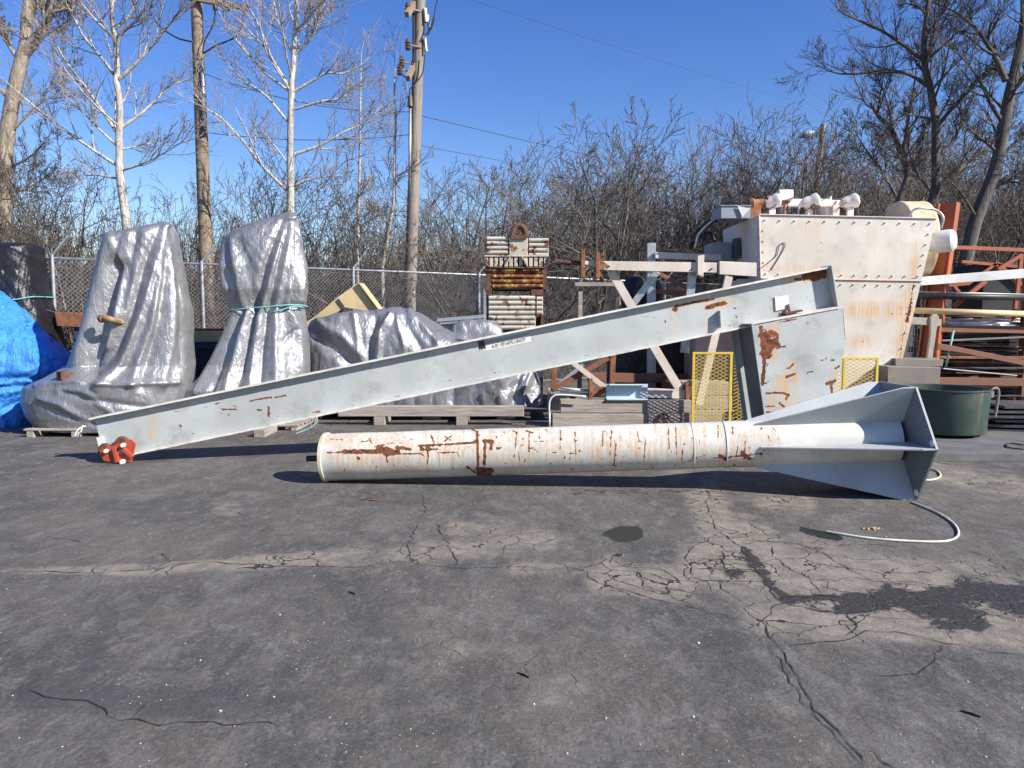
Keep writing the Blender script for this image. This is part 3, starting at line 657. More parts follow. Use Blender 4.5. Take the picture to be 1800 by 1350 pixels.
# ------------------------------------------------------------------ end stop and trolley at the low end
b = B(); b.prism([on(*p, .010) for p in ((171, 769), (182, 767), (188, 792), (178, 794))], BN * .03); b.make('end_stop', M['label_white'], boom, bevel=.003)
tz = lambda x, y: (130 + x / 10.39, 700 + y / 10.39)
tp = on(205, 800, .2); trol = thing('beam_trolley', (tp.x, tp.y, 0), 'small red wheeled trolley clamped on the low end of the grey boom', 'beam trolley')
def tpl(pts, n, t, mat, nm, bev=.004): b = B(); b.prism([on(*tz(*p), n) for p in pts], BN * t); return b.make(nm, mat, trol, bevel=bev)
tpl([(480, 930), (640, 880), (720, 860), (800, 830), (1060, 745), (1140, 830), (1080, 1090), (1070, 1160), (760, 1190), (545, 1130), (490, 1040)], .145, .014, M['red_trolley'], 'side_plate')
tpl([(540, 1110), (690, 1080), (745, 1180), (570, 1215)], .10, .03, M['rust'], 'spacer_block')
for c, w_ in (((625, 920), 110), ((935, 810), 120)):
    cc = on(*tz(*c), .0); b = B(); r_ = w_ / 10.39 / F * 8.4
    b.lathe(cc + BN * .052, BN, [(0, r_ * .4), (0, r_ * 1.1), (.012, r_ * 1.15), (.02, r_), (.062, r_ * .96), (.066, r_ * .5), (.066, 0.001)], 32); b.make('wheel', M['rust_dark'], trol, True, auto=35)
for c, r_ in (((615, 955), .022), ((925, 850), .024), ((915, 1150), .028)):
    cc = on(*tz(*c), .155); b = B(); b.lathe(cc, BN, [(0, r_ * .6), (.02, r_), (.055, r_), (.065, r_ * .75), (.065, .001)], 18); b.make('bolt', M['label_white'], trol, True, auto=35)
for p0, p1 in (((735, 900), (800, 1170)), ((900, 920), (1070, 1080))):
    b = B(); b.bar(on(*tz(*p0), .175), on(*tz(*p1), .175), .04, .05, BN); b.make('rib', M['red_trolley'], trol, bevel=.004)
b = B(); b.prism([on(*tz(*p), .1605) for p in ((790, 960), (880, 930), (920, 1000), (815, 1030))], BN * .003); b.make('rating_plate', M['grey_box'], trol)
b = B(); b.path(spline([on(*tz(*p), -.25 + .02 * i) for i, p in enumerate(((220, 510), (110, 540), (30, 650), (10, 820)))]), .008, 6); b.path(spline([on(*tz(*p), -.23) for p in ((160, 490), (130, 600), (90, 720), (60, 830))]), .008, 6)
tag(b.make('tie_rope', M['rope'], smooth=True), 'frayed white rope end hanging at the low tip of the grey boom', 'rope')
# ------------------------------------------------------------------ covered things at the left
def sp(c, p): return math.copysign(abs(c) ** p, c)
class Loft:
    """a sheet draped round a body: half widths per height traced from its outline, folds running from its high points"""
    def __init__(s, Yc, levels, dfront, dback, apexes, fold=.05, seed=1, power=2.6, top=None, sag=None, fseed=0, wr=.010, nz=170, nt=300, lines=()):
        s.lines = lines
        s.Yc, s.ap, s.fold, s.seed, s.p, s.wr = Yc, apexes, fold, seed, power, wr
        s.zl = [at(900, l[0], Yc).z for l in levels]; s.xl = [at(l[1], l[0], Yc).x for l in levels]; s.xr = [at(l[2], l[0], Yc).x for l in levels]
        s.df = [l[3] if len(l) > 3 else dfront for l in levels]; s.db = [l[4] if len(l) > 4 else dback for l in levels]
        s.nz, s.nt = nz, nt
        rg = random.Random(seed); s.ph = [[(rg.uniform(5, 26), rg.uniform(0, 6.3), rg.uniform(.4, 1)) for _ in range(6)] for _ in apexes]
    def lev(s, z):
        Z = s.zl[::-1]; f = lambda a: float(np.interp(z, Z, a[::-1]))
        return f(s.xl), f(s.xr), f(s.df), f(s.db)
    def pt(s, z, t, grow=0.0):
        xl, xr, df, db = s.lev(z); cx, a = (xl + xr) / 2, (xr - xl) / 2 + grow
        c, sn = math.cos(t), math.sin(t); q = 2 / s.p
        X = cx + a * sp(c, q); dy = sp(sn, q); Y = s.Yc - (df + grow) * dy if dy > 0 else s.Yc - (db + grow) * dy
        return Vector((X, Y, z))
    def build(s):
        b = B(); z0, z1 = s.zl[-1], s.zl[0]
        H = z1 - z0; nrm_c = None
        for i in range(s.nz + 1):
            z = z1 - H * (i / s.nz)
            for k in range(s.nt):
                t = 2 * math.pi * k / s.nt; p = s.pt(z, t)
                xl, xr, df, db = s.lev(z); o = Vector((p.x - (xl + xr) / 2, (p.y - s.Yc) * 1.0, 0)); o = o.normalized() if o.length > 1e-6 else Vector((0, 0, 1))
                d = 0.0
                edge = min(1, min(xr - xl, 1.2) / .6)
                for (ax, az), ph in zip(s.ap, s.ph):
                    dx, dz = p.x - ax, az - p.z
                    if dz < -.05: continue
                    an = math.atan2(dx + (p.y - s.Yc) * .35, max(dz, 0) + .25); di = math.hypot(dx, dz)
                    v = sum(w_ * (abs(math.sin(an * fr + f0 + mnoise.noise(Vector((an * 2, di * .4, f0))) * .8)) ** .7 - .6) for fr, f0, w_ in ph) / 3
                    d += v * s.fold * min(1, di / .9) / max(1, len(s.ap) * .7)
                n3 = mnoise.noise(p * 1.6 + Vector((s.seed * 3.1, 0, 0))) * 2.0 * s.wr + mnoise.noise(Vector((p.x * 5, p.y * 5, p.z * 3.2 + s.seed))) * s.wr + abs(mnoise.noise(Vector((p.x * 11, p.y * 11, p.z * 7)))) * s.wr * (1.1 if s.wr > .03 else .6)
                if s.wr > .03: n3 -= abs(mnoise.noise(Vector((p.x * 3.4 + p.z * 1.6, p.y * 3, p.z * 2.2 - p.x)))) * .11 + abs(mnoise.noise(Vector((p.x * 7 - p.z * 4, p.y * 6, p.z * 6)))) * .05
                if s.lines and math.sin(t) > -.15:
                    q = p - EYE; dzz = q.dot(FW); px, py = 900 + F * q.x / dzz, 675 - F * q.dot(UP) / dzz
                    for pts, wd, am in s.lines:
                        best = 1e9
                        for (x0, y0), (x1, y1) in zip(pts, pts[1:]):
                            ex, ey = x1 - x0, y1 - y0; u = max(0, min(1, ((px - x0) * ex + (py - y0) * ey) / (ex * ex + ey * ey)))
                            best = min(best, (px - x0 - u * ex) ** 2 + (py - y0 - u * ey) ** 2)
                        if best < 9 * wd * wd: d += am * math.exp(-best / (wd * wd)) / max(edge, .2)
                p = p + o * (d * edge + n3)
                b.v.append(tuple(p))
        nt = s.nt
        b.f = [(i * nt + k, (i + 1) * nt + k, (i + 1) * nt + (k + 1) % nt, i * nt + (k + 1) % nt) for i in range(s.nz) for k in range(nt)]
        b.f.append(tuple(range(nt)))
        return b
def apex(px, py, Y): p = at(px, py, Y); return (p.x, p.z)

L1 = Loft(11.0, [(391, 287, 294, .05, .05), (394, 278, 299, .12, .12), (399, 258, 303, .2, .2), (405, 230, 306, .28, .28), (412, 200, 308, .34, .35), (430, 189, 311, .38, .4), (480, 179, 317, .44, .5), (540, 163, 327, .5, .6), (600, 146, 332, .55, .6), (640, 130, 334, .6, .7), (662, 96, 334, .78, .7), (676, 66, 333, .84, .7), (700, 60, 331, .84, .7), (725, 68, 325, .82, .7), (747, 86, 316, .78, .7)],
          .5, .6, [apex(291, 385, 11), apex(196, 402, 11)], .030, 3, lines=[
    ([(196, 412), (166, 530), (137, 640)], 9, .06), ([(204, 470), (188, 530), (170, 600), (150, 655)], 14, -.15), ([(208, 425), (204, 470)], 5, -.04), ([(203, 420), (212, 470), (200, 560), (188, 610)], 7, .05),
    ([(286, 404), (256, 470), (236, 540), (205, 610), (160, 668)], 11, -.09), ([(289, 398), (270, 460), (243, 560), (213, 640), (168, 678)], 8, .08), ([(291, 398), (283, 480), (262, 580), (228, 675)], 8, .06),
    ([(292, 400), (290, 490), (275, 590), (250, 678)], 9, -.06), ([(295, 400), (303, 490), (300, 600), (285, 676)], 9, .05), ([(300, 402), (316, 520), (318, 640)], 7, -.04), ([(240, 410), (225, 480), (215, 540)], 8, -.035),
    ([(66, 677), (130, 668), (200, 676), (310, 672)], 5, .05), ([(70, 700), (110, 712), (150, 742)], 6, .04), ([(110, 690), (170, 705), (250, 715)], 5, -.03), ([(150, 690), (200, 730), (240, 745)], 6, .03), ([(90, 720), (130, 735), (170, 748)], 5, -.03)])
t1 = thing('tarped_machine', (at(200, 745, 11).x, 11, 0), 'tall silver tarped machine with a brown pipe elbow poking out, beside the blue tarp', 'tarped machine')
L1.build().make('tarpaulin', M['silver'], t1, True)
q = at(182, 560, 10.35); b = B()
b.path(spline([q + Vector((-.02, .02, 0)), q + Vector((.07, -.03, 0)), q + Vector((.13, .0, -.02)), q + Vector((.15, .18, -.05))]), .042, 14); b.make('pipe_elbow', M['copper'], t1, True, auto=40)
b = B(); b.tube(q + Vector((-.05, .025, 0)), q + Vector((.0, .0, 0)), .056, n=14); b.make('elbow_collar', M['rust'], t1, True, auto=40)
q = at(110, 664, 10.25); b = B(); b.hexa([q + Vector(v) for v in ((-.085, 0, -.08), (.01, -.05, -.08), (.09, .08, -.08), (-.01, .14, -.08), (-.085, 0, .085), (.01, -.05, .085), (.09, .08, .085), (-.01, .14, .085))])
tag(b.make('steel_block', M['rust_dark'], bevel=.006), 'small brown steel block resting on the skirt of the silver tarp', 'block')

L2 = Loft(11.35, [(374, 503, 516, .05, .05), (379, 488, 520, .12, .12), (388, 460, 523, .2, .2), (398, 428, 525, .28, .28), (408, 408, 527, .32, .32), (420, 393, 529, .36, .38), (470, 390, 535, .42, .45), (510, 398, 537, .42, .45), (530, 406, 534, .38, .4), (542, 411, 530, .36, .38), (555, 410, 533, .38, .4), (600, 397, 538, .46, .5), (640, 378, 541, .55, .6), (662, 358, 541, .62, .65), (680, 336, 538, .72, .7), (700, 327, 536, .72, .7), (740, 330, 534, .7, .7), (757, 345, 520, .66, .66)],
          .5, .6, [apex(512, 362, 11.35), apex(395, 412, 11.35)], .028, 9, lines=[
    ([(505, 384), (480, 460), (462, 540)], 6, .05), ([(500, 392), (470, 460), (450, 540)], 7, -.07), ([(511, 382), (498, 460), (485, 540)], 6, .05), ([(508, 390), (489, 470), (474, 540)], 6, -.05), ([(517, 384), (513, 460), (503, 540)], 6, .05), ([(523, 390), (527, 450), (520, 510), (515, 540)], 7, -.12), ([(528, 410), (534, 470), (529, 530)], 5, .05),
    ([(398, 424), (402, 480), (418, 540)], 6, -.08), ([(396, 424), (393, 480), (408, 540)], 5, .04), ([(404, 424), (418, 480), (428, 540)], 6, .04), ([(420, 425), (440, 480), (445, 540)], 9, -.03),
    ([(418, 548), (385, 620), (345, 690)], 6, .06), ([(428, 548), (400, 620), (368, 692)], 6, -.07), ([(438, 548), (418, 620), (395, 692)], 6, .06), ([(448, 548), (432, 620), (415, 692)], 5, -.06), ([(458, 548), (446, 620), (436, 692)], 6, .05), ([(470, 548), (462, 620), (458, 692)], 5, -.05), ([(484, 548), (482, 620), (482, 692)], 7, .05), ([(500, 548), (508, 600), (512, 680)], 8, -.03), ([(512, 548), (528, 600), (532, 680)], 6, .04), ([(520, 580), (500, 600)], 4, -.03)])
t2 = thing('tarped_machine', (at(440, 745, 11.35).x, 11.35, 0), 'tall machine under a silver tarp tied at the waist with thin teal rope', 'tarped machine')
L2.build().make('tarpaulin', M['silver'], t2, True)
zr = at(900, 541, 11.35).z; b = B()
b.path([L2.pt(zr + .02 * math.sin(2 * t) + .025 * math.cos(t), t, .055) for t in np.linspace(0, 2 * math.pi, 90)], .010, 6)
b.path([L2.pt(zr - .03 + .05 * math.sin(3 * t), t, .06) for t in np.linspace(.15, 1.3, 30)], .009, 6)
b.make('tie_rope', M['teal_rope'], t2, True)
b = B(); tp_ = at(512, 376, 11.35); b.path([tp_ + Vector((-.05, 0, 0)), tp_ + Vector((-.02, 0, .07)), tp_ + Vector((.03, 0, .06)), tp_ + Vector((.05, 0, -.02))], .009, 6)
b.make('lifting_loop', M['rope'], t2, True)

LB_ = Loft(11.6, [(465, -170, -80, .2, .3), (490, -210, -42, .45, .4), (513, -230, 0, .6, .5), (545, -240, 36, .7, .5), (575, -245, 66, .75, .55), (605, -250, 99, .8, .6), (628, -250, 120, .8, .6), (648, -250, 124, .8, .6), (664, -252, 118, .8, .6), (674, -254, 100, .72, .6), (690, -256, 84, .86, .6), (715, -258, 80, .88, .6), (747, -258, 78, .9, .6)],
           .8, .6, [apex(-90, 450, 11.6), apex(118, 622, 11.6)], .03, 21, 2.4, wr=.034, lines=[([(0, 520), (20, 590), (10, 660)], 9, -.09), ([(10, 520), (50, 590), (60, 660)], 9, .05), ([(60, 580), (75, 620), (72, 665)], 8, -.05), ([(-10, 668), (40, 665), (105, 668)], 6, -.09), ([(0, 690), (40, 684), (75, 700)], 6, .05), ([(10, 720), (40, 705), (78, 712)], 6, -.05)])
t3 = thing('blue_tarp_heap', (at(-60, 745, 11.6).x, 11.6, 0), 'heap under a crumpled bright blue tarp at the left edge of the yard', 'tarp heap')
LB_.build().make('tarpaulin', M['blue'], t3, True)
LK = Loft(12.4, [(430, -60, 61, .3, .3), (436, -66, 63, .42, .4), (470, -68, 68, .45, .45), (522, -70, 77, .47, .45), (560, -70, 88, .5, .45), (600, -70, 98, .52, .45), (640, -70, 110, .55, .45), (662, -70, 112, .5, .45), (735, -70, 112, .5, .45)],
          .4, .4, [apex(60, 420, 12.4), apex(-60, 420, 12.4)], .03, 33, 4.5, wr=.018)
t4 = thing('black_wrapped_stack', (at(0, 745, 12.4).x, 12.4, 0), 'tall stack wrapped in shiny black plastic behind the blue tarp', 'wrapped stack')
LK.build().make('plastic_wrap', M['black_tarp'], t4, True)
b = B(); b.path([LK.pt(at(0, 533, 12.4).z + .10 * math.cos(t), t, .03) for t in np.linspace(0, 2 * math.pi, 60)], .010, 6); b.make('tie_rope', M['teal_rope'], t4, True)
b = B(); b.path([LK.pt(at(0, 652, 12.4).z, t, .03) for t in np.linspace(.1, 2.2, 40)], .022, 6); b.make('white_strap', M['rope'], t4, True)

# low silver tarp heap in the middle
def heap(name, Y0, Y1, top, zb, seed, wr, mat, root, lo=0.0, ny=70, lines=()):
    xs_ = [at(px, py, (Y0 + Y1) / 2).x for px, py in top]; zs_ = [at(px, py, (Y0 + Y1) / 2).z for px, py in top]
    b = B(); n = 260; X0, X1 = xs_[0], xs_[-1]
    for i in range(n + 1):
        x = X0 + (X1 - X0) * i / n; h = float(np.interp(x, xs_, zs_))
        e = min(1, min(i, n - i) / n * 6)
        for j in range(ny + 1):
            a = math.pi * j / ny; c = math.cos(a); s_ = math.sin(a)
            y = (Y0 + Y1) / 2 - sp(c, .38) * (Y1 - Y0) / 2 * (.55 + .45 * math.sqrt(e)); z = lo + (h - lo) * abs(s_) ** .5
            p = Vector((x, y, z)); f = abs(math.sin(x * 9 + mnoise.noise(p * 1.3) * 4)) ** .6 - .6
            o = Vector((0, -c, s_)).normalized()
            if lines and c > -.2:
                q = p - EYE; dzz = q.dot(FW); px, py = 900 + F * q.x / dzz, 675 - F * q.dot(UP) / dzz
                for pts, wd, am in lines:
                    best = 1e9
                    for (x0, y0), (x1, y1) in zip(pts, pts[1:]):
                        ex, ey = x1 - x0, y1 - y0; u = max(0, min(1, ((px - x0) * ex + (py - y0) * ey) / (ex * ex + ey * ey)))
                        best = min(best, (px - x0 - u * ex) ** 2 + (py - y0 - u * ey) ** 2)
                    if best < 9 * wd * wd: p = p + o * am * math.exp(-best / (wd * wd))
            p = p + o * (f * wr * .5 * (1 - abs(s_) * .8) + mnoise.noise(p * 1.6 + Vector((seed, 0, 0))) * wr * 1.4 + abs(mnoise.noise(Vector((p.x * 5 + p.z * 2, p.y * 4, p.z * 4)))) * wr * .8 + abs(mnoise.noise(p * 13)) * wr * .2)
            b.v.append(tuple(p))
    m = ny + 1; b.f = [(i * m + j, (i + 1) * m + j, (i + 1) * m + j + 1, i * m + j + 1) for i in range(n) for j in range(ny)]
    b.f += [tuple(range(m)), tuple(range(n * m + m - 1, n * m - 1, -1))]
    return b.make(name, mat, root, True)
t5 = thing('tarped_heap', (at(720, 745, 12.5).x, 12.5, 0), 'low bulky heap under a silver tarp behind the middle of the sloping boom', 'tarped heap')
heap('tarpaulin', 11.75, 13.4, [(546, 640), (547, 585), (556, 565), (600, 553), (650, 547), (675, 542), (695, 540), (720, 547), (762, 567), (800, 590), (850, 606), (900, 625), (935, 645), (948, 670)], 0, 5, .04, M['silver'], t5, .22, lines=[([(686, 556), (668, 585), (664, 640)], 6, .07), ([(660, 560), (652, 590), (650, 650)], 6, -.06), ([(556, 572), (600, 590), (634, 626)], 6, .07), ([(556, 590), (590, 612), (625, 640)], 8, -.10), ([(622, 560), (628, 590), (632, 620)], 5, .05), ([(640, 555), (600, 560), (560, 568)], 5, .04), ([(698, 558), (702, 580), (712, 612)], 5, .04), ([(710, 560), (726, 590), (740, 610)], 6, -.05), ([(720, 550), (750, 580), (770, 605)], 5, .05), ([(760, 570), (790, 590), (800, 600)], 5, -.04), ([(900, 640), (880, 670), (850, 695)], 6, .06), ([(915, 650), (905, 690), (900, 705)], 6, -.07), ([(935, 655), (925, 680), (880, 700)], 5, .06), ([(800, 670), (790, 700)], 8, -.04)])
b = B(); q0 = at(770, 563, 13.5); q1 = at(853, 556, 13.5); b.bar(q0, q1, .5, .06); b.bar(q0 + Vector((.05, -.05, -.06)), q1 + Vector((0, -.05, -.06)), .5, .03); b.hexa([Vector((q0.x + .1, 13.3, 0)), Vector((q1.x - .1, 13.3, 0)), Vector((q1.x - .1, 13.7, 0)), Vector((q0.x + .1, 13.7, 0)), Vector((q0.x + .1, 13.3, q0.z - .08)), Vector((q1.x - .1, 13.3, q1.z - .1)), Vector((q1.x - .1, 13.7, q1.z - .1)), Vector((q0.x + .1, 13.7, q0.z - .08))])
tag(b.make('panel_crate', M['grey_box'], bevel=.004), 'flat grey metal panel on a box behind the low silver heap', 'crate')
t6 = thing('tarped_bundle', (at(845, 620, 13.0).x, 13.0, 0), 'small bundle under a dark and silver tarp below the stack of ribbed bins', 'tarped bundle')
heap('tarpaulin', 12.6, 13.15, [(775, 640), (780, 600), (800, 568), (815, 564), (862, 565), (880, 575), (890, 600), (893, 640)], 0, 8, .03, M['silver'], t6, 0)
b = B(); b.slab([(552, 610), (562, 606), (556, 660), (545, 660)], 12.05, .03); b.box(at(545, 660, 12.05).x, at(562, 660, 12.05).x, 12.05, 12.2, 0, at(0, 662, 12.05).z); tag(b.make('white_board', M['label_white'], bevel=.003), 'narrow pale board standing between the tied tarp and the low silver heap', 'board')
t7 = thing('black_bag', (at(533, 700, 11.9).x, 11.9, 0), 'black plastic bag slumped between the tied silver tarp and the low heap', 'bag')
Loft(11.9, [(590, 528, 536, .06, .06), (610, 518, 544, .15, .15), (640, 510, 548, .2, .2), (700, 506, 552, .25, .25), (745, 505, 556, .25, .25)], .2, .2, [apex(530, 575, 11.9)], .03, 44, 2.2, nz=50, nt=80).build().make('bag', M['black_tarp'], t7, True)

# pallets, dunnage, timbers
def pallet(x0, x1, y0, y1, z, lb):
    r = thing('wooden_pallet', ((x0 + x1) / 2, (y0 + y1) / 2, 0), lb, 'pallet')
    n = max(3, int((y1 - y0) / .16)); b = B(); rr = random.Random(lb)
    for i in range(n):
        y = y0 + (y1 - y0 - .10) * i / (n - 1); e = rr.uniform(-.015, .015); b.box(x0 + e, x1 + e, y, y + .10, z - .022, z)
    b.make('deck', M['wood'], r, bevel=.003)
    m = max(2, int((x1 - x0) / .95) + 1)
    for i in range(m):
        x = x0 + .03 + (x1 - x0 - .15) * i / (m - 1); b = B(); b.box(x, x + .09, y0 + .01, y1 - .01, 0, z - .023); b.make('stringer', M['wood_y'], r, bevel=.004)
    return r
pallet(gr(38, 770).x, at(150, 745, 10.3).x, 10.15, 11.9, .115, 'weathered wooden pallet whose end shows under the first silver tarp')
pallet(at(152, 745, 10.4).x + .05, at(322, 745, 10.4).x, 10.5, 12.0, .10, 'grey wooden pallet under the silver tarp beside the first pallet')
pallet(at(345, 745, 10.6).x, at(520, 745, 10.6).x, 10.75, 12.1, .085, 'wooden pallet under the teal tied silver tarp')
q = gr(456, 769); b = B(); b.box(q.x - .075, q.x + .075, q.y, q.y + .55, 0, .10); tag(b.make('wood_block', M['wood_y'], bevel=.006), 'short timber block on the ground in front of the tied silver tarp', 'timber block')
b = B(); rr = [gr(x, y, .006) for x, y in ((548, 748), (540, 744), (552, 738), (558, 746), (545, 752), (533, 757), (521, 762))]; b.path([p + Vector((0, 0, .01 + .06 * (i in (2, 3)))) for i, p in enumerate(spline(rr, 6))] if False else spline([p + Vector((0, 0, .05 * (i in (2, 3)))) for i, p in enumerate(rr)], 6), .007, 6)
tag(b.make('rope_end', M['teal_rope'], smooth=True), 'loose tangle of thin teal rope on the ground by the tied tarp', 'rope')
# dunnage: one long timber on two blocks
Yd = 11.3; p0 = at(594, 733, Yd); p1 = at(921, 736, Yd); zt = .135
for i, px in enumerate((668, 812)):
    q = gr(px, 747); b = B(); b.box(q.x - .085, q.x + .085, q.y - .06, q.y + .65, 0, zt); tag(b.make('timber_block', M['wood_y'], bevel=.008), 'short square timber block under the %s part of the long grey beam' % ('left' if i == 0 else 'right'), 'timber block', 'blocks under the long timber')
b = B(); b.box(p0.x, p1.x, Yd, Yd + .16, zt + .001, zt + .155); tag(b.make('long_timber', M['wood'], bevel=.008), 'long weathered grey timber beam lying on two short blocks under the boom', 'timber')
# chunks under the low heap
for px, lb in ((760, 'dark wooden chock under the middle of the low silver heap'), (890, 'brown wooden chock under the right end of the low silver heap')):
    q = at(px, 745, 12.1); b = B(); b.box(q.x - .15, q.x + .15, 12.0, 13.2, 0, .24); tag(b.make('wooden_chock', M['wood_y'], bevel=.008), lb, 'chock')
# timber crib under the cream frame
Yc_ = 11.1
xa, xb = at(985, 745, Yc_).x, at(1212, 745, Yc_).x
b = B(); b.box(xa - .12, xb - .10, Yc_, Yc_ + .20, 0, .205); tag(b.make('crib_timber', M['wood'], bevel=.01), 'lower of the two thick grey timbers stacked beneath the cream frame', 'timber')
b = B(); b.box(xa + .0, xb + .05, Yc_ + .01, Yc_ + .22, .212, .405); tag(b.make('crib_timber', M['wood'], bevel=.01), 'upper of the two thick grey timbers stacked beneath the cream frame', 'timber')
b = B(); b.box(xa - .1, xb + .1, 12.9, 13.1, 0, .40); tag(b.make('crib_timber', M['wood'], bevel=.01), 'far dark timber carrying the back of the cream frame', 'timber')
b = B(); q = [at(*z_, Yc_ - .03) for z_ in ((1153, 750), (1158, 735), (1163, 728), (1172, 727), (1176, 738), (1188, 746))]; b.path(spline(q, 6), .014, 8)
tag(b.make('bent_rod', M['rust_dark'], smooth=True), 'bent rusty rod leaning on the lower crib timber', 'rod')
b = B(); q = [at(*z_, 11.0) for z_ in ((965, 725), (966, 706), (972, 697), (985, 694), (1030, 697))]; b.path(spline(q, 6), .013, 8); q = [at(*z_, 11.25) for z_ in ((985, 682), (1040, 688))]; b.path(q, .02, 8); b.path([p + Vector((0, .05, -.06)) for p in q], .02, 8); b.path([at(966, 724, 11.0), Vector((at(966, 724, 11).x, 11, 0))], .013, 8)
tag(b.make('bent_pipe', M['white_paint'], smooth=True), 'thin pale bent pipes resting at the left end of the crib timbers', 'pipe')
# dark tank, yellow bar and yellow machine arm behind the tarps
b = B(); b.hexa([Vector((at(330, 0, 12.6).x, 12.3, 0)), Vector((at(402, 0, 12.6).x, 12.3, 0)), Vector((at(402, 0, 12.6).x, 13.2, 0)), Vector((at(330, 0, 12.6).x, 13.2, 0)), Vector((at(330, 0, 12.6).x, 12.3, 1.22)), Vector((at(402, 0, 12.6).x, 12.3, 1.22)), Vector((at(402, 0, 12.6).x, 13.2, 1.22)), Vector((at(330, 0, 12.6).x, 13.2, 1.22))])
for z in (.75, 1.1): b.box(at(328, 0, 12.3).x, at(404, 0, 12.3).x, 12.24, 12.298, z, z + .06)
tag(b.make('dark_tank', M['navy'], bevel=.01), 'dark navy steel tank between the two tall silver tarps', 'tank')
b = B(); b.box(at(326, 0, 12.5).x, at(402, 0, 12.5).x, 12.3, 12.9, 1.223, 1.40); tag(b.make('yellow_beam', M['machine_yellow'], bevel=.008), 'flat yellow steel bar lying on the dark navy tank', 'beam')
b = B(); b.box(at(326, 0, 12.5).x, at(402, 0, 12.5).x, 12.4, 12.8, 1.403, 1.44); tag(b.make('rust_strip', M['rust'], bevel=.004), 'rusty strip on top of the yellow bar between silver tarps', 'bar')
r = thing('rusty_beam', (at(120, 560, 12.4).x, 12.4, 0), 'rusty steel beam end on legs between the black stack and the first silver tarp', 'beam')
b = B(); b.slab([(96, 549), (150, 551), (150, 576), (100, 573)], 12.4, .35); b.make('beam', M['rust'], r, bevel=.006)
b = B(); b.box(at(104, 0, 12.5).x, at(112, 0, 12.5).x, 12.45, 12.6, 0, at(0, 572, 12.4).z); b.make('leg', M['dark_steel'], r); b = B(); b.box(at(140, 0, 12.5).x, at(148, 0, 12.5).x, 12.45, 12.6, 0, at(0, 574, 12.4).z); b.make('leg', M['dark_steel'], r)
r = thing('yellow_machine_arm', (at(600, 560, 13.5).x, 13.5, 0), 'bent faded yellow machine arm rising behind the low silver heap', 'machine arm')
b = B(); b.slab([z3(130, 440), z3(150, 412), z3(205, 380), z3(370, 240), z3(505, 145), z3(615, 300), z3(665, 345), z3(700, 420), z3(560, 420), z3(540, 338), z3(410, 316), z3(300, 392), z3(215, 480), z3(158, 532)], 13.5, .22); b.make('arm', M['machine_yellow'], r, bevel=.01)
b = B(); b.prism([at(*z3(*p), 13.43) for p in ((505, 145), (522, 145), (668, 340), (700, 420), (682, 420), (655, 345))], (0, .36, 0)); b.make('edge_plate', M['lit_edge_yellow'], r, bevel=.006)
b = B(); b.prism([at(*z3(*p), 13.475) for p in ((358, 262), (372, 252), (412, 306), (402, 320))], (0, .02, 0)); b.make('joint_strip', M['dark_steel'], r)
b = B(); g0 = at(*z3(158, 532), 13.55); b.box(g0.x - .15, g0.x + .5, 13.45, 13.75, 0, g0.z + .12); b.make('foot', M['dark_steel'], r, bevel=.01)

# stack of two ribbed bins
def ribs(b, x0, x1, zt, zb, n, Y, dep=.05):
    h = (zt - zb) / n
    for i in range(n):
        z = zt - h * (i + .5); vs = []
        for k in range(9):
            a = math.pi * k / 8; vs.append((-math.sin(a) * dep, math.cos(a) * h * .46))
        prof = vs + [(.03, -h * .46), (.03, h * .46)]
        m = len(prof); e = dep * .3
        P = [(x0 + (e if j < 9 and 0 < j < 8 else 0), Y + y, z + zz) for j, (y, zz) in enumerate(prof)] + [(x1 - (e if j < 9 and 0 < j < 8 else 0), Y + y, z + zz) for j, (y, zz) in enumerate(prof)]
        b.add(P, [tuple(range(m)), tuple(range(2 * m - 1, m - 1, -1))] + [((j + 1) % m, j, j + m, (j + 1) % m + m) for j in range(m)])
z6 = lambda x, y: (840 + x / 6.75, 380 + y / 6.75)
YS = 13.9
X6 = lambda x: at(*z6(x, 500), YS).x
Z6 = lambda y: at(*z6(400, y), YS).z
r = thing('ribbed_bin', (X6(430), YS + .4, Z6(942)), 'topmost rusty ribbed steel bin with a lifting eye, white above and yellow below', 'bin', None)
b = B(); ribs(b, X6(100), X6(368), Z6(240), Z6(458), 4, YS); b.make('ribbed_panel', M['rib_white'], r); b = B(); ribs(b, X6(597), X6(840), Z6(258), Z6(488), 4, YS); b.make('ribbed_panel', M['rib_white'], r)
b = B(); b.hexa([(X6(372), YS - .06, Z6(468)), (X6(592), YS - .06, Z6(468)), (X6(592), YS + .05, Z6(468)), (X6(372), YS + .05, Z6(468)), (X6(372), YS - .06, Z6(262)), (X6(592), YS - .06, Z6(262)), (X6(592), YS + .05, Z6(262)), (X6(372), YS + .05, Z6(262))])
M['rib_mix'] = painted('rusty centre plate', (.50, .45, .36), .6, .5, .5, rs=5); b.make('centre_plate', M['rib_mix'], r, bevel=.008)
b = B(); P = [at(*z6(*p), YS - .05) for p in ((395, 250), (412, 195), (445, 130), (485, 112), (530, 130), (560, 190), (575, 250))]; b.path(spline(P, 6), .055, 8); b.bar(P[0], P[-1], .10, .07); b.make('lifting_eye', M['rust_dark'], r, True, auto=40)
b = B()
for i in range(13):
    x = 80 + i * 58.5; b.box(X6(x), X6(x + 42), YS - .05, YS + .02, Z6(600), Z6(478))
b.box(X6(78), X6(838), YS - .07, YS + .04, Z6(484), Z6(466)); b.make('slatted_band', M['rib_mix'], r, bevel=.006)
b = B(); P = [at(*z6(*p), YS - .07) for p in ((74, 480), (80, 540), (110, 585), (170, 606), (450, 612), (760, 612), (815, 590), (838, 545), (842, 480))]; b.path(spline(P, 5), .016, 6); b.make('bottom_rim', M['rust_dark'], r, True)
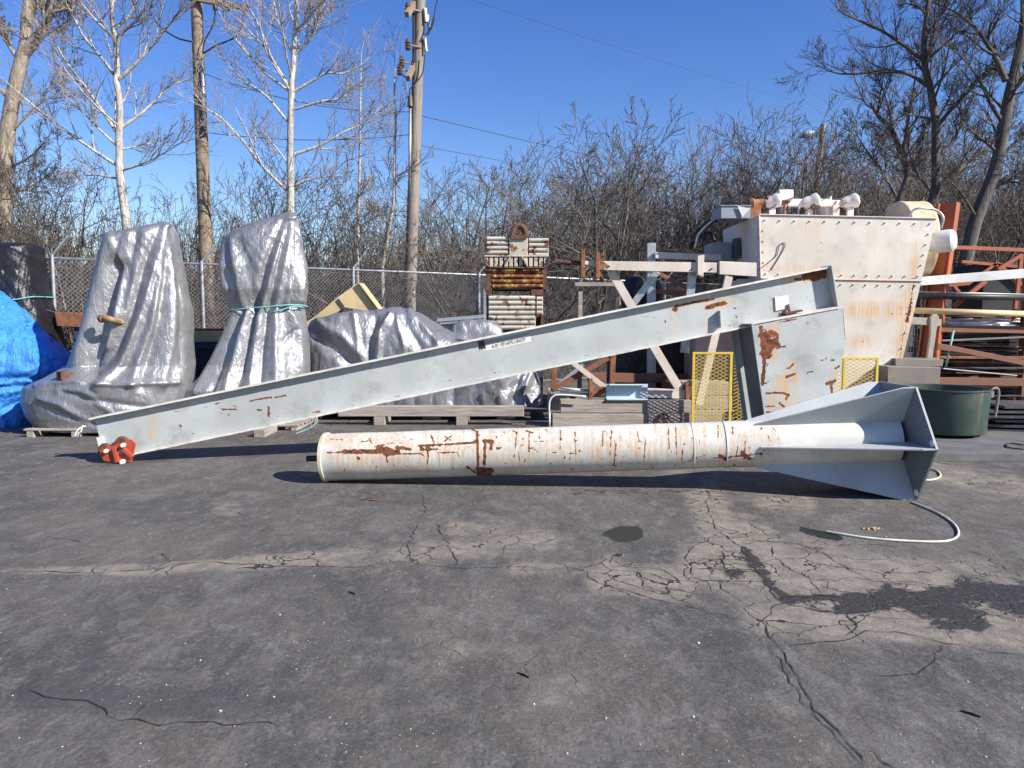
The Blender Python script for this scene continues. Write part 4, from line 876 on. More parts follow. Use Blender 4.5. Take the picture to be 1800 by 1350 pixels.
for pts in (((392, 470), (320, 595)), ((520, 470), (592, 595))):
    b = B(); b.bar(at(*z6(*pts[0]), YS - .08), at(*z6(*pts[1]), YS - .08), .02, .05, (0, -1, 0)); b.make('strut', M['rib_mix'], r)
b = B(); ribs(b, X6(160), X6(780), Z6(630), Z6(858), 4, YS + .02); b.make('ribbed_panel', M['rib_yellow'], r)
b = B(); b.box(X6(105), X6(820), YS + .035, YS + .95, Z6(870), Z6(300)); b.make('bin_body', M['rust_dark'], r)
for xa_, xb_, y0_, y1_ in ((90, 165, 905, 610), (630, 775, 942, 872), (100, 160, 942, 906)):
    b = B(); b.box(X6(xa_), X6(xb_), YS - .01, YS + .8, Z6(y0_), Z6(y1_)); b.make('foot', M['rust_dark'], r, bevel=.006)
r = thing('ribbed_bin', (X6(430), YS + .45, 0), 'lower dull white ribbed steel bin standing under the yellow rusty one', 'bin')
b = B(); ribs(b, X6(120), X6(688), Z6(940), Z6(1350), 7, YS + .02); b.make('ribbed_panel', M['rib_white'], r)
b = B(); ribs(b, X6(692), X6(775), Z6(950), Z6(1170), 4, YS + .02); b.make('corner_ribs', M['rib_white'], r)
b = B(); b.box(X6(105), X6(690), YS + .05, YS + .95, Z6(1380), Z6(944)); b.box(X6(690), X6(782), YS + .3, YS + .95, Z6(1380), Z6(944)); b.box(X6(752), X6(782), YS + .03, YS + .3, Z6(1380), Z6(1172)); b.make('bin_body', M['rust_dark'], r)
b = B(); b.box(X6(66), X6(96), YS + .0, YS + .06, Z6(1380), Z6(870)); b.make('corner_post', M['galv'], r)
zb = Z6(1380)
b = B(); b.box(X6(105), X6(780), YS + .05, YS + .95, .0, zb - .001); b.make('skirt', M['rib_white'], r, bevel=.01)
# ------------------------------------------------------------------ cream frame on the crib
YF = 11.2; YB = 12.7
fr = thing('machine_stand', (at(1130, 700, 11.9).x, 11.9, 0), 'open cream and rusty steel machine frame standing on thick timbers left of the hopper', 'machine frame')
def bx(nm, pix, Y, t, mat, bev=.004): b = B(); b.slab(pix, Y, t); return b.make(nm, mat, fr, bevel=bev)
bx('top_rail', [z4(700, 265), z4(1485, 275), z4(1485, 335), z4(830, 320), z4(800, 312), z4(700, 285)], YF, .09, M['cream_frame'])
bx('rail_end', [z4(795, 255), z4(845, 292), z4(800, 318), z4(770, 312), z4(770, 258)], YF - .012, .10, M['rust'])
for xx, y0, y1 in ((692, 195, 365), (780, 212, 365)): bx('hanger', [z4(xx - 12, y0), z4(xx + 12, y0), z4(xx + 12, y1), z4(xx - 12, y1)], YF - .06, .22, M['rust'])
bx('hanger', [z4(1372, 235), z4(1412, 228), z4(1405, 362), z4(1372, 345)], YF - .05, .12, M['cream_frame'])
b = B(); b.path([at(*z4(525, 272), YF + .05), at(*z4(690, 280), YF + .05)], .035, 10); b.path([at(*z4(525, 272), YF + .05), at(*z4(560, 274), YF + .05)], .045, 10); b.make('shaft', M['rust_dark'], fr, True, auto=40)
bx('rail_extension', [(1265, 459), (1330, 462), (1330, 486), (1265, 482)], YF + .11, .09, M['cream'])
def br(nm, a, b_, w_, Y, mat, t=.06): b = B(); b.bar(at(*a, Y), at(*b_, Y), w_, t, (0, -1, 0)); return b.make(nm, mat, fr, bevel=.003)
br('brace', z4(855, 325), z4(1010, 590), .12, YF + .13, M['cream_frame']); br('brace', z4(1130, 330), z4(900, 640), .10, YF + .26, M['galv'])
br('brace', z4(1090, 740), z4(1265, 1030), .12, YF + .03, M['cream_frame']); br('leg', (1217, 478), (1203, 620), .12, YF + .2, M['galv']); br('leg', (1281, 486), (1228, 712), .11, YF - .08, M['cream_frame'])
bx('bottom_rail', [z4(745, 1012), z4(1320, 1030), z4(1320, 1085), z4(830, 1068), z4(745, 1065)], YF, .09, M['cream_frame'])
bx('rail_end', [z4(745, 1010), z4(825, 1014), z4(825, 1045), z4(790, 1068), z4(745, 1068)], YF - .012, .10, M['rust'])
bx('end_bracket', [z4(728, 965), z4(750, 965), z4(748, 1105), z4(728, 1105)], YF - .04, .14, M['rust'])
bx('end_bracket', [z4(1300, 990), z4(1340, 985), z4(1338, 1112), z4(1302, 1112)], YF - .05, .14, M['rust'])
b = B(); b.tube(at(*z4(1322, 990), YF - .05), at(*z4(1322, 990), YF + .1), .045, n=14); b.make('roller', M['rust_dark'], fr, True, auto=40)
br('brace', z4(510, 1030), z4(840, 840), .075, YF + .35, M['rust']); br('brace', z4(625, 865), z4(820, 1015), .075, YF + .28, M['cream_frame']); br('brace', z4(520, 1020), z4(690, 880), .06, YF + .6, M['grey_box'])
bx('upright', [z4(508, 880), z4(540, 870), z4(530, 1040), z4(500, 1040)], YF + .33, .07, M['rust'], .003)
bx('sill_rail', [z4(500, 1040), z4(730, 1052), z4(730, 1070), z4(500, 1055)], YF + .33, .3, M['galv'], .003)
bx('upright', [z4(855, 820), z4(888, 800), z4(878, 1012), z4(850, 1012)], YF + .5, .08, M['rust'], .003); bx('upright', [z4(835, 820), z4(850, 820), z4(848, 1012), z4(833, 1012)], YF + .62, .08, M['navy'], .003)
bx('back_rail', [z4(720, 930), z4(1340, 935), z4(1340, 990), z4(720, 985)], YB, .09, M['brown_rail'])
bx('upright', [(1170, 672), (1183, 672), (1183, 745), (1170, 745)], YB, .1, M['rust_dark'])
bx('back_rail', [(1152, 443), (1268, 447), (1268, 458), (1152, 454)], YB, .09, M['cream_frame']); bx('upright', [(1138, 427), (1153, 427), (1153, 700), (1138, 700)], YB + .1, .09, M['galv'])
bx('brace', [(1150, 480), (1160, 478), (1208, 500), (1208, 510)], YB, .06, M['brown_rail']); bx('back_rail', [(1155, 508), (1205, 512), (1205, 520), (1155, 516)], YB + .2, .08, M['rust'])
bx('side_rail', [(1196, 680), (1206, 676), (1206, 700), (1196, 704)], YF + .1, YB - YF, M['brown_rail'])
bx('side_rail', [(1003, 690), (1012, 690), (1012, 704), (1003, 704)], YF + .4, YB - YF - .4, M['brown_rail'])
fr_bolts = B()
for p in ((1340, 312), (1455, 312), (845, 298), (725, 290), (795, 1030)): 
    c = at(*z4(*p), YF - .014); fr_bolts.tube(c + Vector((0, -.006, 0)), c + Vector((0, .02, 0)), .014, n=10)
fr_bolts.make('bolts', M['rust_dark'], fr)
# blue channel lying on the crib, dark case, tyres
b = B(); z0_ = .4065; xa_, xb_ = at(*z4(832, 1100), YF - .12).x, at(*z4(1080, 1100), YF - .12).x
b.box(xa_, xb_, YF - .13, YF - .015, z0_, z0_ + .02); b.box(xa_, xb_, YF - .035, YF - .02, z0_ + .02, z0_ + .23); b.box(xa_ + .03, xb_ - .05, YF - .16, YF - .036, z0_ + .22, z0_ + .232)
M['pale_blue'] = painted('pale blue paint', (.50, .60, .66), .5, .25, .3, rs=8); tag(b.make('steel_channel', M['pale_blue'], bevel=.003), 'short pale blue steel channel lying on the upper crib timber', 'channel')
for i, (px, py, Y) in enumerate(((1117, 522, 13.6), (1140, 520, 13.9))):
    c = at(px, py, Y); r_ = .37; b = B(); ax = Vector((.80, -.6, 0)).normalized()
    prof = [(-.11, r_ * .55), (-.125, r_ * .72), (-.12, r_ * .9), (-.08, r_ * .985), (0, r_), (.08, r_ * .985), (.12, r_ * .9), (.125, r_ * .72), (.11, r_ * .55)]
    t_ = thing('wheel_tyre', c, 'black rubber tyre %s behind the cream frame' % ('nearer of the pair' if i == 0 else 'farther of the pair'), 'tyre', 'tyres behind the frame')
    b.lathe(c, ax, prof, 40); b.make('tyre', M['rubber'], t_, True); b = B(); b.lathe(c, ax, [(-.06, .001), (-.06, r_ * .5), (-.11, r_ * .56), (.11, r_ * .56), (.06, r_ * .5), (.06, .001)], 32); b.make('rim', M['rust_dark'], t_, True, auto=40)
    b = B(); b.box(c.x - .12, c.x + .12, c.y + .1 - .12, c.y + .34, .0, c.z - .36); b.make('stand', M['dark_steel'], t_) if False else None
xa_, xb_ = at(1080, 600, 13.4).x, at(1222, 600, 13.4).x
ztop = at(1117, 522, 13.6).z - .375
b = B(); b.box(xa_, xb_ + .1, 13.2, 14.4, 0, ztop); tag(b.make('dark_crate', M['black_tarp'], bevel=.01), 'big black box behind the cream frame carrying two tyres', 'crate')
b = B(); b.bar(at(1010, 500, 14.6), at(1100, 500, 14.6), .12, .07); b.bar(at(1020, 505, 14.65), Vector((at(1020, 505, 14.65).x, 14.65, 0)), .08, .08, (0, 1, 0)); b.bar(at(1092, 505, 14.65), Vector((at(1092, 505, 14.65).x, 14.65, 0)), .08, .08, (0, 1, 0))
tag(b.make('wooden_trestle', M['wood'], bevel=.005), 'weathered wooden trestle bar in front of the fence left of the tyres', 'trestle')
# pinkish cabinet behind the yellow gate, tan boards
b = B(); b.slab([(1222, 576), (1312, 576), (1312, 746), (1222, 746)], 12.2, .8); M['pink'] = painted('pinkish cabinet', (.40, .27, .22), .6, .1, .4); tag(b.make('steel_cabinet', M['pink'], bevel=.01), 'dull pinkish steel cabinet behind the yellow mesh gate', 'cabinet')
for i in range(3):
    b = B(); b.box(at(1208 , 0, 11.5).x + .03 * i, at(1310, 0, 11.5).x - .02 * i, 11.55 + .02 * i, 12.1, .001 + .21 * i, .205 + .21 * i); tag(b.make('stacked_timber', M['wood'], bevel=.008), ('bottom', 'middle', 'top')[i] + ' tan timber of the pile seen through the left yellow mesh', 'timber', 'timbers behind the yellow mesh')

# ------------------------------------------------------------------ yellow expanded metal guards
def guard(px0, px1, py0, Y, lb, bars, foot=0.0):
    r = thing('mesh_guard', (at((px0 + px1) / 2, 0, Y).x, Y, 0), lb, 'mesh guard')
    x0, x1 = at(px0, py0, Y).x, at(px1, py0, Y).x; zt_ = at(px0, py0, Y).z
    fb = .03; b = B(); b.box(x0, x1, Y, Y + fb, zt_ - fb, zt_); b.make('top_bar', M['yellow'], r, bevel=.002)
    b = B(); b.box(x0, x1, Y, Y + fb, foot, foot + fb); b.make('bottom_bar', M['yellow'], r, bevel=.002)
    for px in bars:
        x = at(px, py0, Y).x; b = B(); b.box(x - .018, x + .018, Y - .002, Y + fb - .004, foot + fb, zt_ - fb); b.make('upright_bar', M['yellow'], r, bevel=.002)
    b = B(); cw, ch, rr = .098, .026, .0042; y = Y + fb * .5; nrow = int((zt_ - foot) / ch) - 1
    for j in range(nrow):
        z = foot + fb + ch * j; o = (cw / 2) * (j % 2)
        n = int((x1 - x0) / cw) + 1
        for i in range(n):
            xl = x0 + o + cw * i; xm = xl + cw / 2; xr_ = xl + cw
            if xr_ > x1: continue
            b.bar((xl, y, z), (xm, y, z + ch), .007, .009, (0, -1, 0)); b.bar((xm, y, z + ch), (xr_, y, z), .007, .009, (0, -1, 0))
    b.make('mesh', M['yellow'], r); return r
guard(1218, 1289, 619, 10.75, 'yellow expanded metal guard leaning space left of the boom bracket', (1220, 1286))
guard(1291, 1330, 625, 11.05, 'narrow yellow mesh guard partly behind the boom bracket', (1328,))
guard(1436, 1545, 628, 10.9, 'yellow expanded metal guard in front of the cream hopper, right of the bracket', (1438, 1485, 1543))

# ------------------------------------------------------------------ hopper
YH = 11.7; hop = thing('hopper', (at(1480, 700, 12.7).x, 12.7, 0), 'big tapering cream steel hopper bin with bolted seams, tallest thing in the yard', 'hopper')
outl = [(1335, 377.5), (1646, 384.5), (1560, 745), (1345, 745)]
def hx_(px, py, dy=0): p = at(px, py, YH); return Vector((p.x, YH + dy, p.z))
DH = 2.0
b = B(); tl, tr_, brr, bl = [hx_(*p) for p in outl]; bl.z = brr.z = 0
def hq(u, v, dy): p = (tl * (1 - u) + tr_ * u) * (1 - v) + (bl * (1 - u) + brr * u) * v; return Vector((p.x, YH + dy, p.z))
b.grid(bl, brr, tr_, tl, 90, 110); front = b.make('front_panel', M['cream'], hop)
R = []; rg = random.Random(6)
for y in (536, 541, 552, 556, 560): R.append((1495 + rg.uniform(0, 30), y + rg.uniform(-2, 2), 1600, y + rg.uniform(-1, 2), .9, .62))
R += [(1465, 490, 1612, 490, .8, .6), (1335, 475, 1480, 484, .7, .55), (1606, 500, 1596, 560, 2.2, .75), (1600, 540, 1594, 565, 3.5, .9), (1590, 580, 1576, 660, 1.6, .7), (1507, 598, 1520, 600, 1.6, .7)]
for i in range(60): x = rg.uniform(1345, 1610); y = rg.uniform(390, 700); R.append((x, y, x + rg.uniform(0, 3), y + rg.uniform(0, 2), rg.uniform(.7, 1.3), rg.uniform(.5, .75)))
paint(front, 'rust', R)
paint(front, 'stain', [(1500, 545, 1605, 548, 14, .9), (1598, 520, 1575, 665, 12, 1), (1612, 430, 1600, 520, 7, .8), (1505, 600, 1525, 600, 10, .8), (1340, 470, 1470, 476, 8, .6), (1338, 400, 1334, 480, 6, .6), (1465, 492, 1612, 492, 5, .7), (1420, 400, 1430, 408, 14, .4), (1500, 700, 1570, 690, 20, .7)])
b = B(); b.add([bl, tl, tl + Vector((0, DH, 0)), bl + Vector((0, DH, 0))], [(0, 1, 2, 3)]); b.add([brr, tr_, tr_ + Vector((0, DH, 0)), brr + Vector((0, DH, 0))], [(3, 2, 1, 0)])
b.add([tl + Vector((0, DH, 0)), tr_ + Vector((0, DH, 0)), brr + Vector((0, DH, 0)), bl + Vector((0, DH, 0))], [(0, 1, 2, 3)])
b.add([tl + Vector((.01, .01, -.004)), tr_ + Vector((-.01, .01, -.004)), tr_ + Vector((-.01, DH, -.004)), tl + Vector((.01, DH, -.004))], [(0, 1, 2, 3)]); M['cream_side'] = painted('cream side', (.70, .64, .58), .5, .08, .25, streak=.2); b.make('side_panels', M['cream_side'], hop)
b = B(); sv = (490 - 378) / (745 - 378) * .985
s0, s1 = hq(-.004, sv, -.012), hq(1.004, sv, -.012); b.bar(s0, s1, .02, .012, (0, 0, 1)); b.bar(tl + Vector((-.01, -.008, .006)), tr_ + Vector((.01, -.008, .006)), .03, .012, (0, 0, 1)); b.bar(tl + Vector((-.004, -.006, 0)), hq(-.002, sv, -.006), .018, .02, (0, -1, 0)); b.make('seam_strip', M['cream_side'], hop)
b = B()
def stud(u, v):
    c = hq(u, v, 0); b.tube(c + Vector((0, .004, 0)), c + Vector((0, -.012, 0)), .015, .013, 8); b.tube(c + Vector((0, -.012, 0)), c + Vector((0, -.030, 0)), .007, n=6)
for i in range(12): stud(.03 + .94 * i / 11, .024)
for i in range(13): stud(.03 + .94 * i / 12, sv - .022); stud(.03 + .94 * i / 12, sv + .024)
for j in range(1, 5): stud(.018, .024 + (sv - .05) * j / 5); stud(.975, .024 + (sv - .05) * j / 5)
for j in range(1, 10): stud(.975, sv + .03 + .075 * j); stud(.02, sv + .03 + .075 * j)
for j in range(7):
    c = tl + Vector((-.002, .06, -.08 - j * .13)); b.tube(c + Vector((.004, 0, 0)), c + Vector((-.04, 0, 0)), .014, n=6)
b.make('seam_bolts', M['cream_side'], hop)
b = B(); P = [hx_(*z_, -.014) for z_ in ((1330, 476), (1350, 462), (1365, 448), (1369, 432), (1379, 427), (1376, 440), (1355, 475))]; b.path(spline(P, 5), .006, 6); b.make('hanging_wire', M['label_black'], hop, True)
# left end fittings
b = B(); xx = tl.x; b.box(xx - .38, xx - .002, 12.9, 13.5, 2.55, 2.88); b.make('electrical_box', M['grey_box'], hop, bevel=.01)
b = B(); b.box(xx - .075, xx - .003, 12.62, 12.86, 2.60, 2.92); b.make('junction_box', M['dark_steel'], hop, bevel=.006)
b = B(); zt_ = tl.z; b.box(xx - .45, xx + .02, 12.2, 12.75, zt_ + .01, zt_ + .20); b.box(xx - .46, xx + .03, 12.18, 12.77, zt_ + .20, zt_ + .215); b.box(xx - .02, xx + .1, 12.3, 12.6, zt_ - .003, zt_ + .01); b.make('control_box', M['grey_box'], hop, bevel=.008)
b = B(); b.prism([(xx - .2, 12.165, zt_ + .20), (xx + .0, 12.165, zt_ + .16), (xx - .12, 12.165, zt_ + .02)], (0, .012, 0)); b.make('gusset', M['white_paint'], hop)
for i, (mt, o, rr) in enumerate(((M['rubber'], 0, .022), (M['rope'], .06, .018), (M['rubber'], .12, .016))):
    b = B(); P = [Vector((xx - .34 + o * .5, 12.6 - o, zt_ + .02)), Vector((xx - .55 + o * .6, 12.55 - o, zt_ - .0)), Vector((xx - .78 + o, 12.55 - o, zt_ - .20)), Vector((xx - .83 + o, 12.6 - o, zt_ - .42)), Vector((xx - .70 + o, 12.8, zt_ - .28)), Vector((xx - .45, 12.95, zt_ - .12)), Vector((xx - .3, 13.0, 2.86))]
    b.path(spline(P[:4] if i == 1 else P, 6), rr, 8); b.make('cable', mt, hop, True)
b = B(); c = Vector((xx - .10, 12.2, 2.28)); b.tube(c + Vector((-.2, 0, 0)), c + Vector((.1, 0, 0)), .05, n=12); b.tube(c, c + Vector((0, 0, .16)), .025, n=10); b.tube(c + Vector((-.13, 0, 0)), c + Vector((-.09, 0, 0)), .08, n=12); b.make('valve', M['rubber'], hop, True, auto=40)
# top works: three posts with pulsing valves and pipes
def tp3(px, py, Y=12.3): return at(px, py, Y)
zT = tl.z
for i, px in enumerate((1356, 1424, 1493)):
    q = tp3(px, 372); b = B(); b.box(q.x - .05, q.x + .05, 12.25, 12.37, zT - .002, zT + .19); b.make('post', M['cream_side'], hop, bevel=.004)
    b = B(); q = tp3(px, 353); b.lathe(q + Vector((-.10, 0, -.04)), Vector((1, -.15, .25)), [(0, .001), (0, .075), (.06, .095), (.13, .095), (.16, .115), (.21, .115), (.24, .07), (.26, .001)], 20); b.tube(q + Vector((0, 0, -.1)), q + Vector((0, 0, .02)), .06, n=14)
    b.make('valve', M['cream_side'], hop, True, auto=40)
b = B(); b.slab([(1366, 348), (1492, 352), (1492, 364), (1366, 362)], 12.28, .12); b.make('cross_pipe', M['cream_side'], hop, bevel=.02)
b = B(); b.slab([(1370, 333), (1395, 333), (1395, 352), (1370, 352)], 12.22, .10); b.make('solenoid_box', M['label_white'], hop, bevel=.008)
b = B(); q = tp3(1330, 356); b.lathe(q + Vector((-.12, 0, -.02)), Vector((1, 0, .12)), [(0, .001), (0, .07), (.05, .09), (.10, .06), (.24, .055), (.28, .09), (.34, .09), (.36, .001)], 18); b.box(q.x - .1, q.x + .06, 12.25, 12.4, zT - .002, q.z - .04); b.make('rusty_valve', M['rust'], hop, True, auto=40)
b = B(); b.slab([(1452, 360), (1470, 360), (1470, 378), (1452, 378)], 12.35, .25); b.make('bracket_plate', M['cream_side'], hop, bevel=.004)
b = B(); b.box(tl.x + .1, tl.x + 1.45, 12.5, 12.62, zT - .002, zT + .10); b.make('header', M['rust_dark'], hop, bevel=.01)
b = B()
for a_, c_ in (((1345, 372), (1400, 345)), ((1410, 375), (1460, 345)), ((1468, 374), (1488, 356)), ((1385, 352), (1384, 374))): b.path([tp3(*a_, 12.2), (tp3(*a_, 12.2) + tp3(*c_, 12.2)) / 2 + Vector((0, 0, .03)), tp3(*c_, 12.2)], .007, 5)
b.make('thin_hoses', M['label_black'], hop, True)
rg = random.Random(41)
for i in range(14):
    q = tp3(rg.uniform(1305, 1500), rg.uniform(352, 372), 12.2 + rg.uniform(0, .5)); b = B(); k_ = i % 3
    if k_ == 0: b.tube((q.x, q.y, zT - .002), q, .022, .022, 8); b.tube(q - Vector((.06, 0, 0)), q + Vector((.07, 0, .02)), .045, .03, 10)
    elif k_ == 1: b.box(q.x - .05, q.x + .05, q.y - .04, q.y + .04, zT - .002, q.z); b.tube(q + Vector((0, 0, -.01)), q + Vector((.02, 0, .07)), .03, .02, 8)
    else: b.path(spline([Vector((q.x - .1, q.y, zT)), q + Vector((-.06, 0, 0)), q + Vector((.06, 0, .03)), Vector((q.x + .14, q.y, zT))], 5), .018, 7)
    b.make('pipe_fitting', M[('rust', 'rust_dark', 'cream_side', 'rust_dark', 'cream_frame')[i % 5]], hop, True, auto=40)
# drum and motor at the back right
c = Vector((tr_.x + .24, 13.0, 2.86)); b = B(); ax = Vector((1, -.05, 0)).normalized(); r_ = .70
b.lathe(c - ax * .20, ax, [(0, .001), (0, r_ - .02), (.0, r_), (.03, r_ + .006), (.06, r_), (.34, r_), (.37, r_ + .006), (.40, r_), (.40, r_ - .03), (.38, .001)], 64); M['drum'] = painted('drum paint', (.66, .50, .32), .5, .08, .3); b.make('fan_housing', M['drum'], hop, True, auto=35)
c2 = at(1650, 425, 12.1); b = B(); ax2 = Vector((.72, -.69, .05)).normalized()
b.lathe(c2 - ax2 * .24, ax2, [(0, .001), (0, .12), (.02, .13), (.20, .14), (.22, .175), (.40, .175), (.44, .165), (.47, .13), (.475, .07), (.48, .001)], 32); b.make('motor', M['white_paint'], hop, True, auto=35)
b = B(); b.path(spline([c2 + Vector((0, -.05, .2)), c2 + Vector((.02, -.05, .38)), c2 + Vector((-.10, 0, .50)), c2 + Vector((-.4, .0, .50)), Vector((tr_.x - .1, 12.4, tr_.z + .02))], 8), .02, 8); b.make('conduit', M['galv'], hop, True)
b = B(); b.bar(c2 + ax2 * -.2, c, .1, .2); b.bar(c, Vector((tr_.x - .3, 13.3, 2.2)), .3, .3); b.make('mount', M['cream_side'], hop)
b = B(); q = [hx_(*z_, .12) for z_ in ((1600, 470), (1612, 470), (1620, 475), (1622, 483), (1618, 489), (1607, 492), (1600, 491))]; b.prism(q, (0, .03, 0)); q = hx_(1614, 481, .118); b.tube(q, q + Vector((0, .034, 0)), .022, n=12); b.make('lifting_lug', M['cream_side'], hop)
# ------------------------------------------------------------------ storage rack at the right with stored steel
YR = 12.6
rk = thing('storage_rack', (at(1740, 700, YR).x, YR, 0), 'orange steel storage rack with a tall leaning H post right of the hopper', 'rack')
def rp(nm, pix, Y, t, mat, par=None, bev=.004): b = B(); b.slab(pix, Y, t); return b.make(nm, mat, par or rk, bevel=bev)
z7 = lambda x, y: (1480 + x / 2.7, 320 + y / 2.7)
b = B(); p0, p1 = at(1668, 357, YR), at(1622, 700, YR); p1 = p0 + (p1 - p0) * (p0.z / (p0.z - p1.z))
ux = (p1 - p0).normalized(); sx_ = Vector((.75, -.66, 0)); sy_ = Vector((.66, .75, 0))
for o in (-.13, .13): b.hexa([p1 + sx_ * o - sy_ * .13 - sx_ * .012, p1 + sx_ * o - sy_ * .13 + sx_ * .012, p1 + sx_ * o + sy_ * .13 + sx_ * .012, p1 + sx_ * o + sy_ * .13 - sx_ * .012] + [p0 + sx_ * o - sy_ * .13 - sx_ * .012, p0 + sx_ * o - sy_ * .13 + sx_ * .012, p0 + sx_ * o + sy_ * .13 + sx_ * .012, p0 + sx_ * o + sy_ * .13 - sx_ * .012])
b.hexa([p1 - sx_ * .117 - sy_ * .008, p1 + sx_ * .117 - sy_ * .008, p1 + sx_ * .117 + sy_ * .008, p1 - sx_ * .117 + sy_ * .008, p0 - sx_ * .117 - sy_ * .008, p0 + sx_ * .117 - sy_ * .008, p0 + sx_ * .117 + sy_ * .008, p0 - sx_ * .117 + sy_ * .008]); b.make('post', M['orange'], rk, bevel=.003)
rp('rail', [z7(515, 300), z7(980, 318), z7(980, 336), z7(515, 318)], YR + .05, .07, M['orange']); 
b = B(); b.bar(at(*z7(505, 330), YR - .05), at(*z7(490, 430), YR - .05), .05, .05, (0, -1, 0)); b.make('gusset', M['orange'], rk)
b = B(); b.bar(at(*z7(740, 415), YR + .1), at(*z7(852, 345), YR + .1), .06, .06, (0, -1, 0)); b.bar(at(*z7(852, 340), YR + .1), at(*z7(815, 660), YR + .1), .055, .05, (0, -1, 0)); b.make('brace', M['orange'], rk)
b = B(); b.bar(at(*z7(680, 470), YR + .3), at(*z7(530, 590), YR + .3), .07, .06, (0, -1, 0)); b.bar(at(*z7(440, 495), YR + .2), at(*z7(600, 480), YR + .2), .06, .06, (0, -1, 0)); b.make('brace', M['orange'], rk)
for y0, y1, dy in ((540, 556, .15), (628, 638, .2), (680, 712, -.1)): rp('shelf_rail', [z7(455, y0), z7(990, y0 + 8), z7(990, y1 + 8), z7(455, y1)], YR + dy, .09, M['brown_rail'])
p_ = at(1800, 640, YR)
b = B(); b.box(at(1812, 600, YR).x, at(1824, 600, YR).x, YR + .15, YR + .3, 0, at(0, 440, YR).z); b.make('post', M['brown_rail'], rk)
b = B(); b.box(at(1625, 600, YR + 1.5).x, at(1637, 600, YR + 1.5).x, YR + 1.5, YR + 1.65, 0, at(0, 500, YR + 1.5).z); b.box(at(1825, 600, YR + 1.5).x, at(1837, 600, YR + 1.5).x, YR + 1.5, YR + 1.65, 0, at(0, 500, YR + 1.5).z); b.make('back_posts', M['brown_rail'], rk)
def lone(nm, build, mat, lb, cat, bev=.003, smooth=False, group=None): b = B(); build(b); return tag(b.make(nm, mat, bevel=0 if smooth else bev, smooth=smooth), lb, cat, group)
lone('white_beam', lambda b: b.slab([z7(335, 462), z7(400, 448), z7(990, 402), z7(990, 446), z7(520, 480), z7(335, 494)], YR - .25, .12), M['white_paint'], 'long peeling white steel beam sloping across the orange rack', 'beam')
lone('black_pipe', lambda b: b.path([at(*z7(300, 538), YR - .18), at(*z7(990, 550), YR - .18)], .052, 12), M['label_black'], 'long black pipe lying across the rack under the white beam', 'pipe', smooth=True)
lone('yellow_pipe', lambda b: b.path([at(*z7(345, 610), YR - .22), at(*z7(990, 630), YR - .22)], .050, 14), M['pole_y'] if 'pole_y' in M else M['machine_yellow'], 'long cream yellow pipe with a black end lying on the rack', 'pipe', smooth=True)
lone('thin_rod', lambda b: b.path([at(*z7(300, 522), YR - .1), at(*z7(600, 528), YR - .1), at(*z7(990, 540), YR - .1)], .018, 8), M['white_paint'], 'thin pale rod just above the black pipe', 'rod', smooth=True)
lone('brown_angle', lambda b: b.slab([z7(455, 765), z7(500, 772), z7(985, 868), z7(985, 890), z7(850, 868), z7(560, 808), z7(452, 795)], YR - .35, .08), M['brown_rail'], 'brown steel angle sloping down to the right in front of the rack', 'angle')
lone('brown_angle', lambda b: b.slab([z7(455, 928), z7(985, 934), z7(985, 970), z7(455, 962)], YR - .55, .10), M['brown_rail'], 'level brown steel channel just above the green tub', 'channel')
lone('thin_bar', lambda b: b.bar(at(*z7(480, 885), YR - .5), at(*z7(830, 918), YR - .5), .03, .014), M['white_paint'], 'thin pale bar sloping just above the brown channel', 'bar')
lone('teal_rod', lambda b: b.path([at(*z7(530, 705), YR - .3), at(*z7(492, 880), YR - .3)], .016, 8), M['teal_rope'], 'thin teal rod leaning in the rack left of centre', 'rod', smooth=True)
# black sheets stacked in the rack, bright rod bundle, racks's far black box
M['black_metal'] = plain('black metal', (.016, .016, .018), .5, 0, .4, 5)
lone('black_cabinet', lambda b: b.box(at(1752, 0, 13.6).x, at(1890, 0, 13.6).x, 13.55, 14.5, 0, at(0, 462, 13.5).z), M['black_metal'], 'tall black cabinet behind the orange diagonal of the rack', 'cabinet')
rg = random.Random(3); rs_ = thing('sheet_stack', (at(1760, 650, YR + .6).x, YR + .7, 0), 'stack of dark steel sheets and strips filling the rack', 'sheet stack')
z = .02; i = 0
while z < 1.42:
    h = rg.uniform(.025, .07); b = B(); o = rg.uniform(-.2, .15); b.box(at(1690, 0, YR + .5).x + o, 8.9 + rg.uniform(-.1, .1), YR + .35 + rg.uniform(0, .12), YR + 1.4, z, z + h); b.make('sheet', M['black_metal'] if rg.random() < .72 else M['rust_dark'], rs_); z += h + rg.uniform(.004, .03); i += 1
zt_ = z
b = B()
for i in range(70):
    x0 = at(1672, 0, YR + .3).x + rg.uniform(-.1, .5); y = YR + .25 + rg.uniform(0, .5); zz = zt_ + .012 + rg.random() ** 2 * .13
    b.path([(x0, y, zz), (x0 + rg.uniform(.6, 1.2), y + rg.uniform(-.05, .05), zz + rg.uniform(-.0, .03)), (x0 + 1.6, y + rg.uniform(-.1, .1), zz - rg.uniform(0, .01))], .010, 5)
M['bright'] = plain('bright steel rods', (.75, .76, .78), .3, .8); tag(b.make('rod_bundle', M['bright'], smooth=True), 'tangled bundle of bright thin steel rods on the dark sheets in the rack', 'rod bundle')
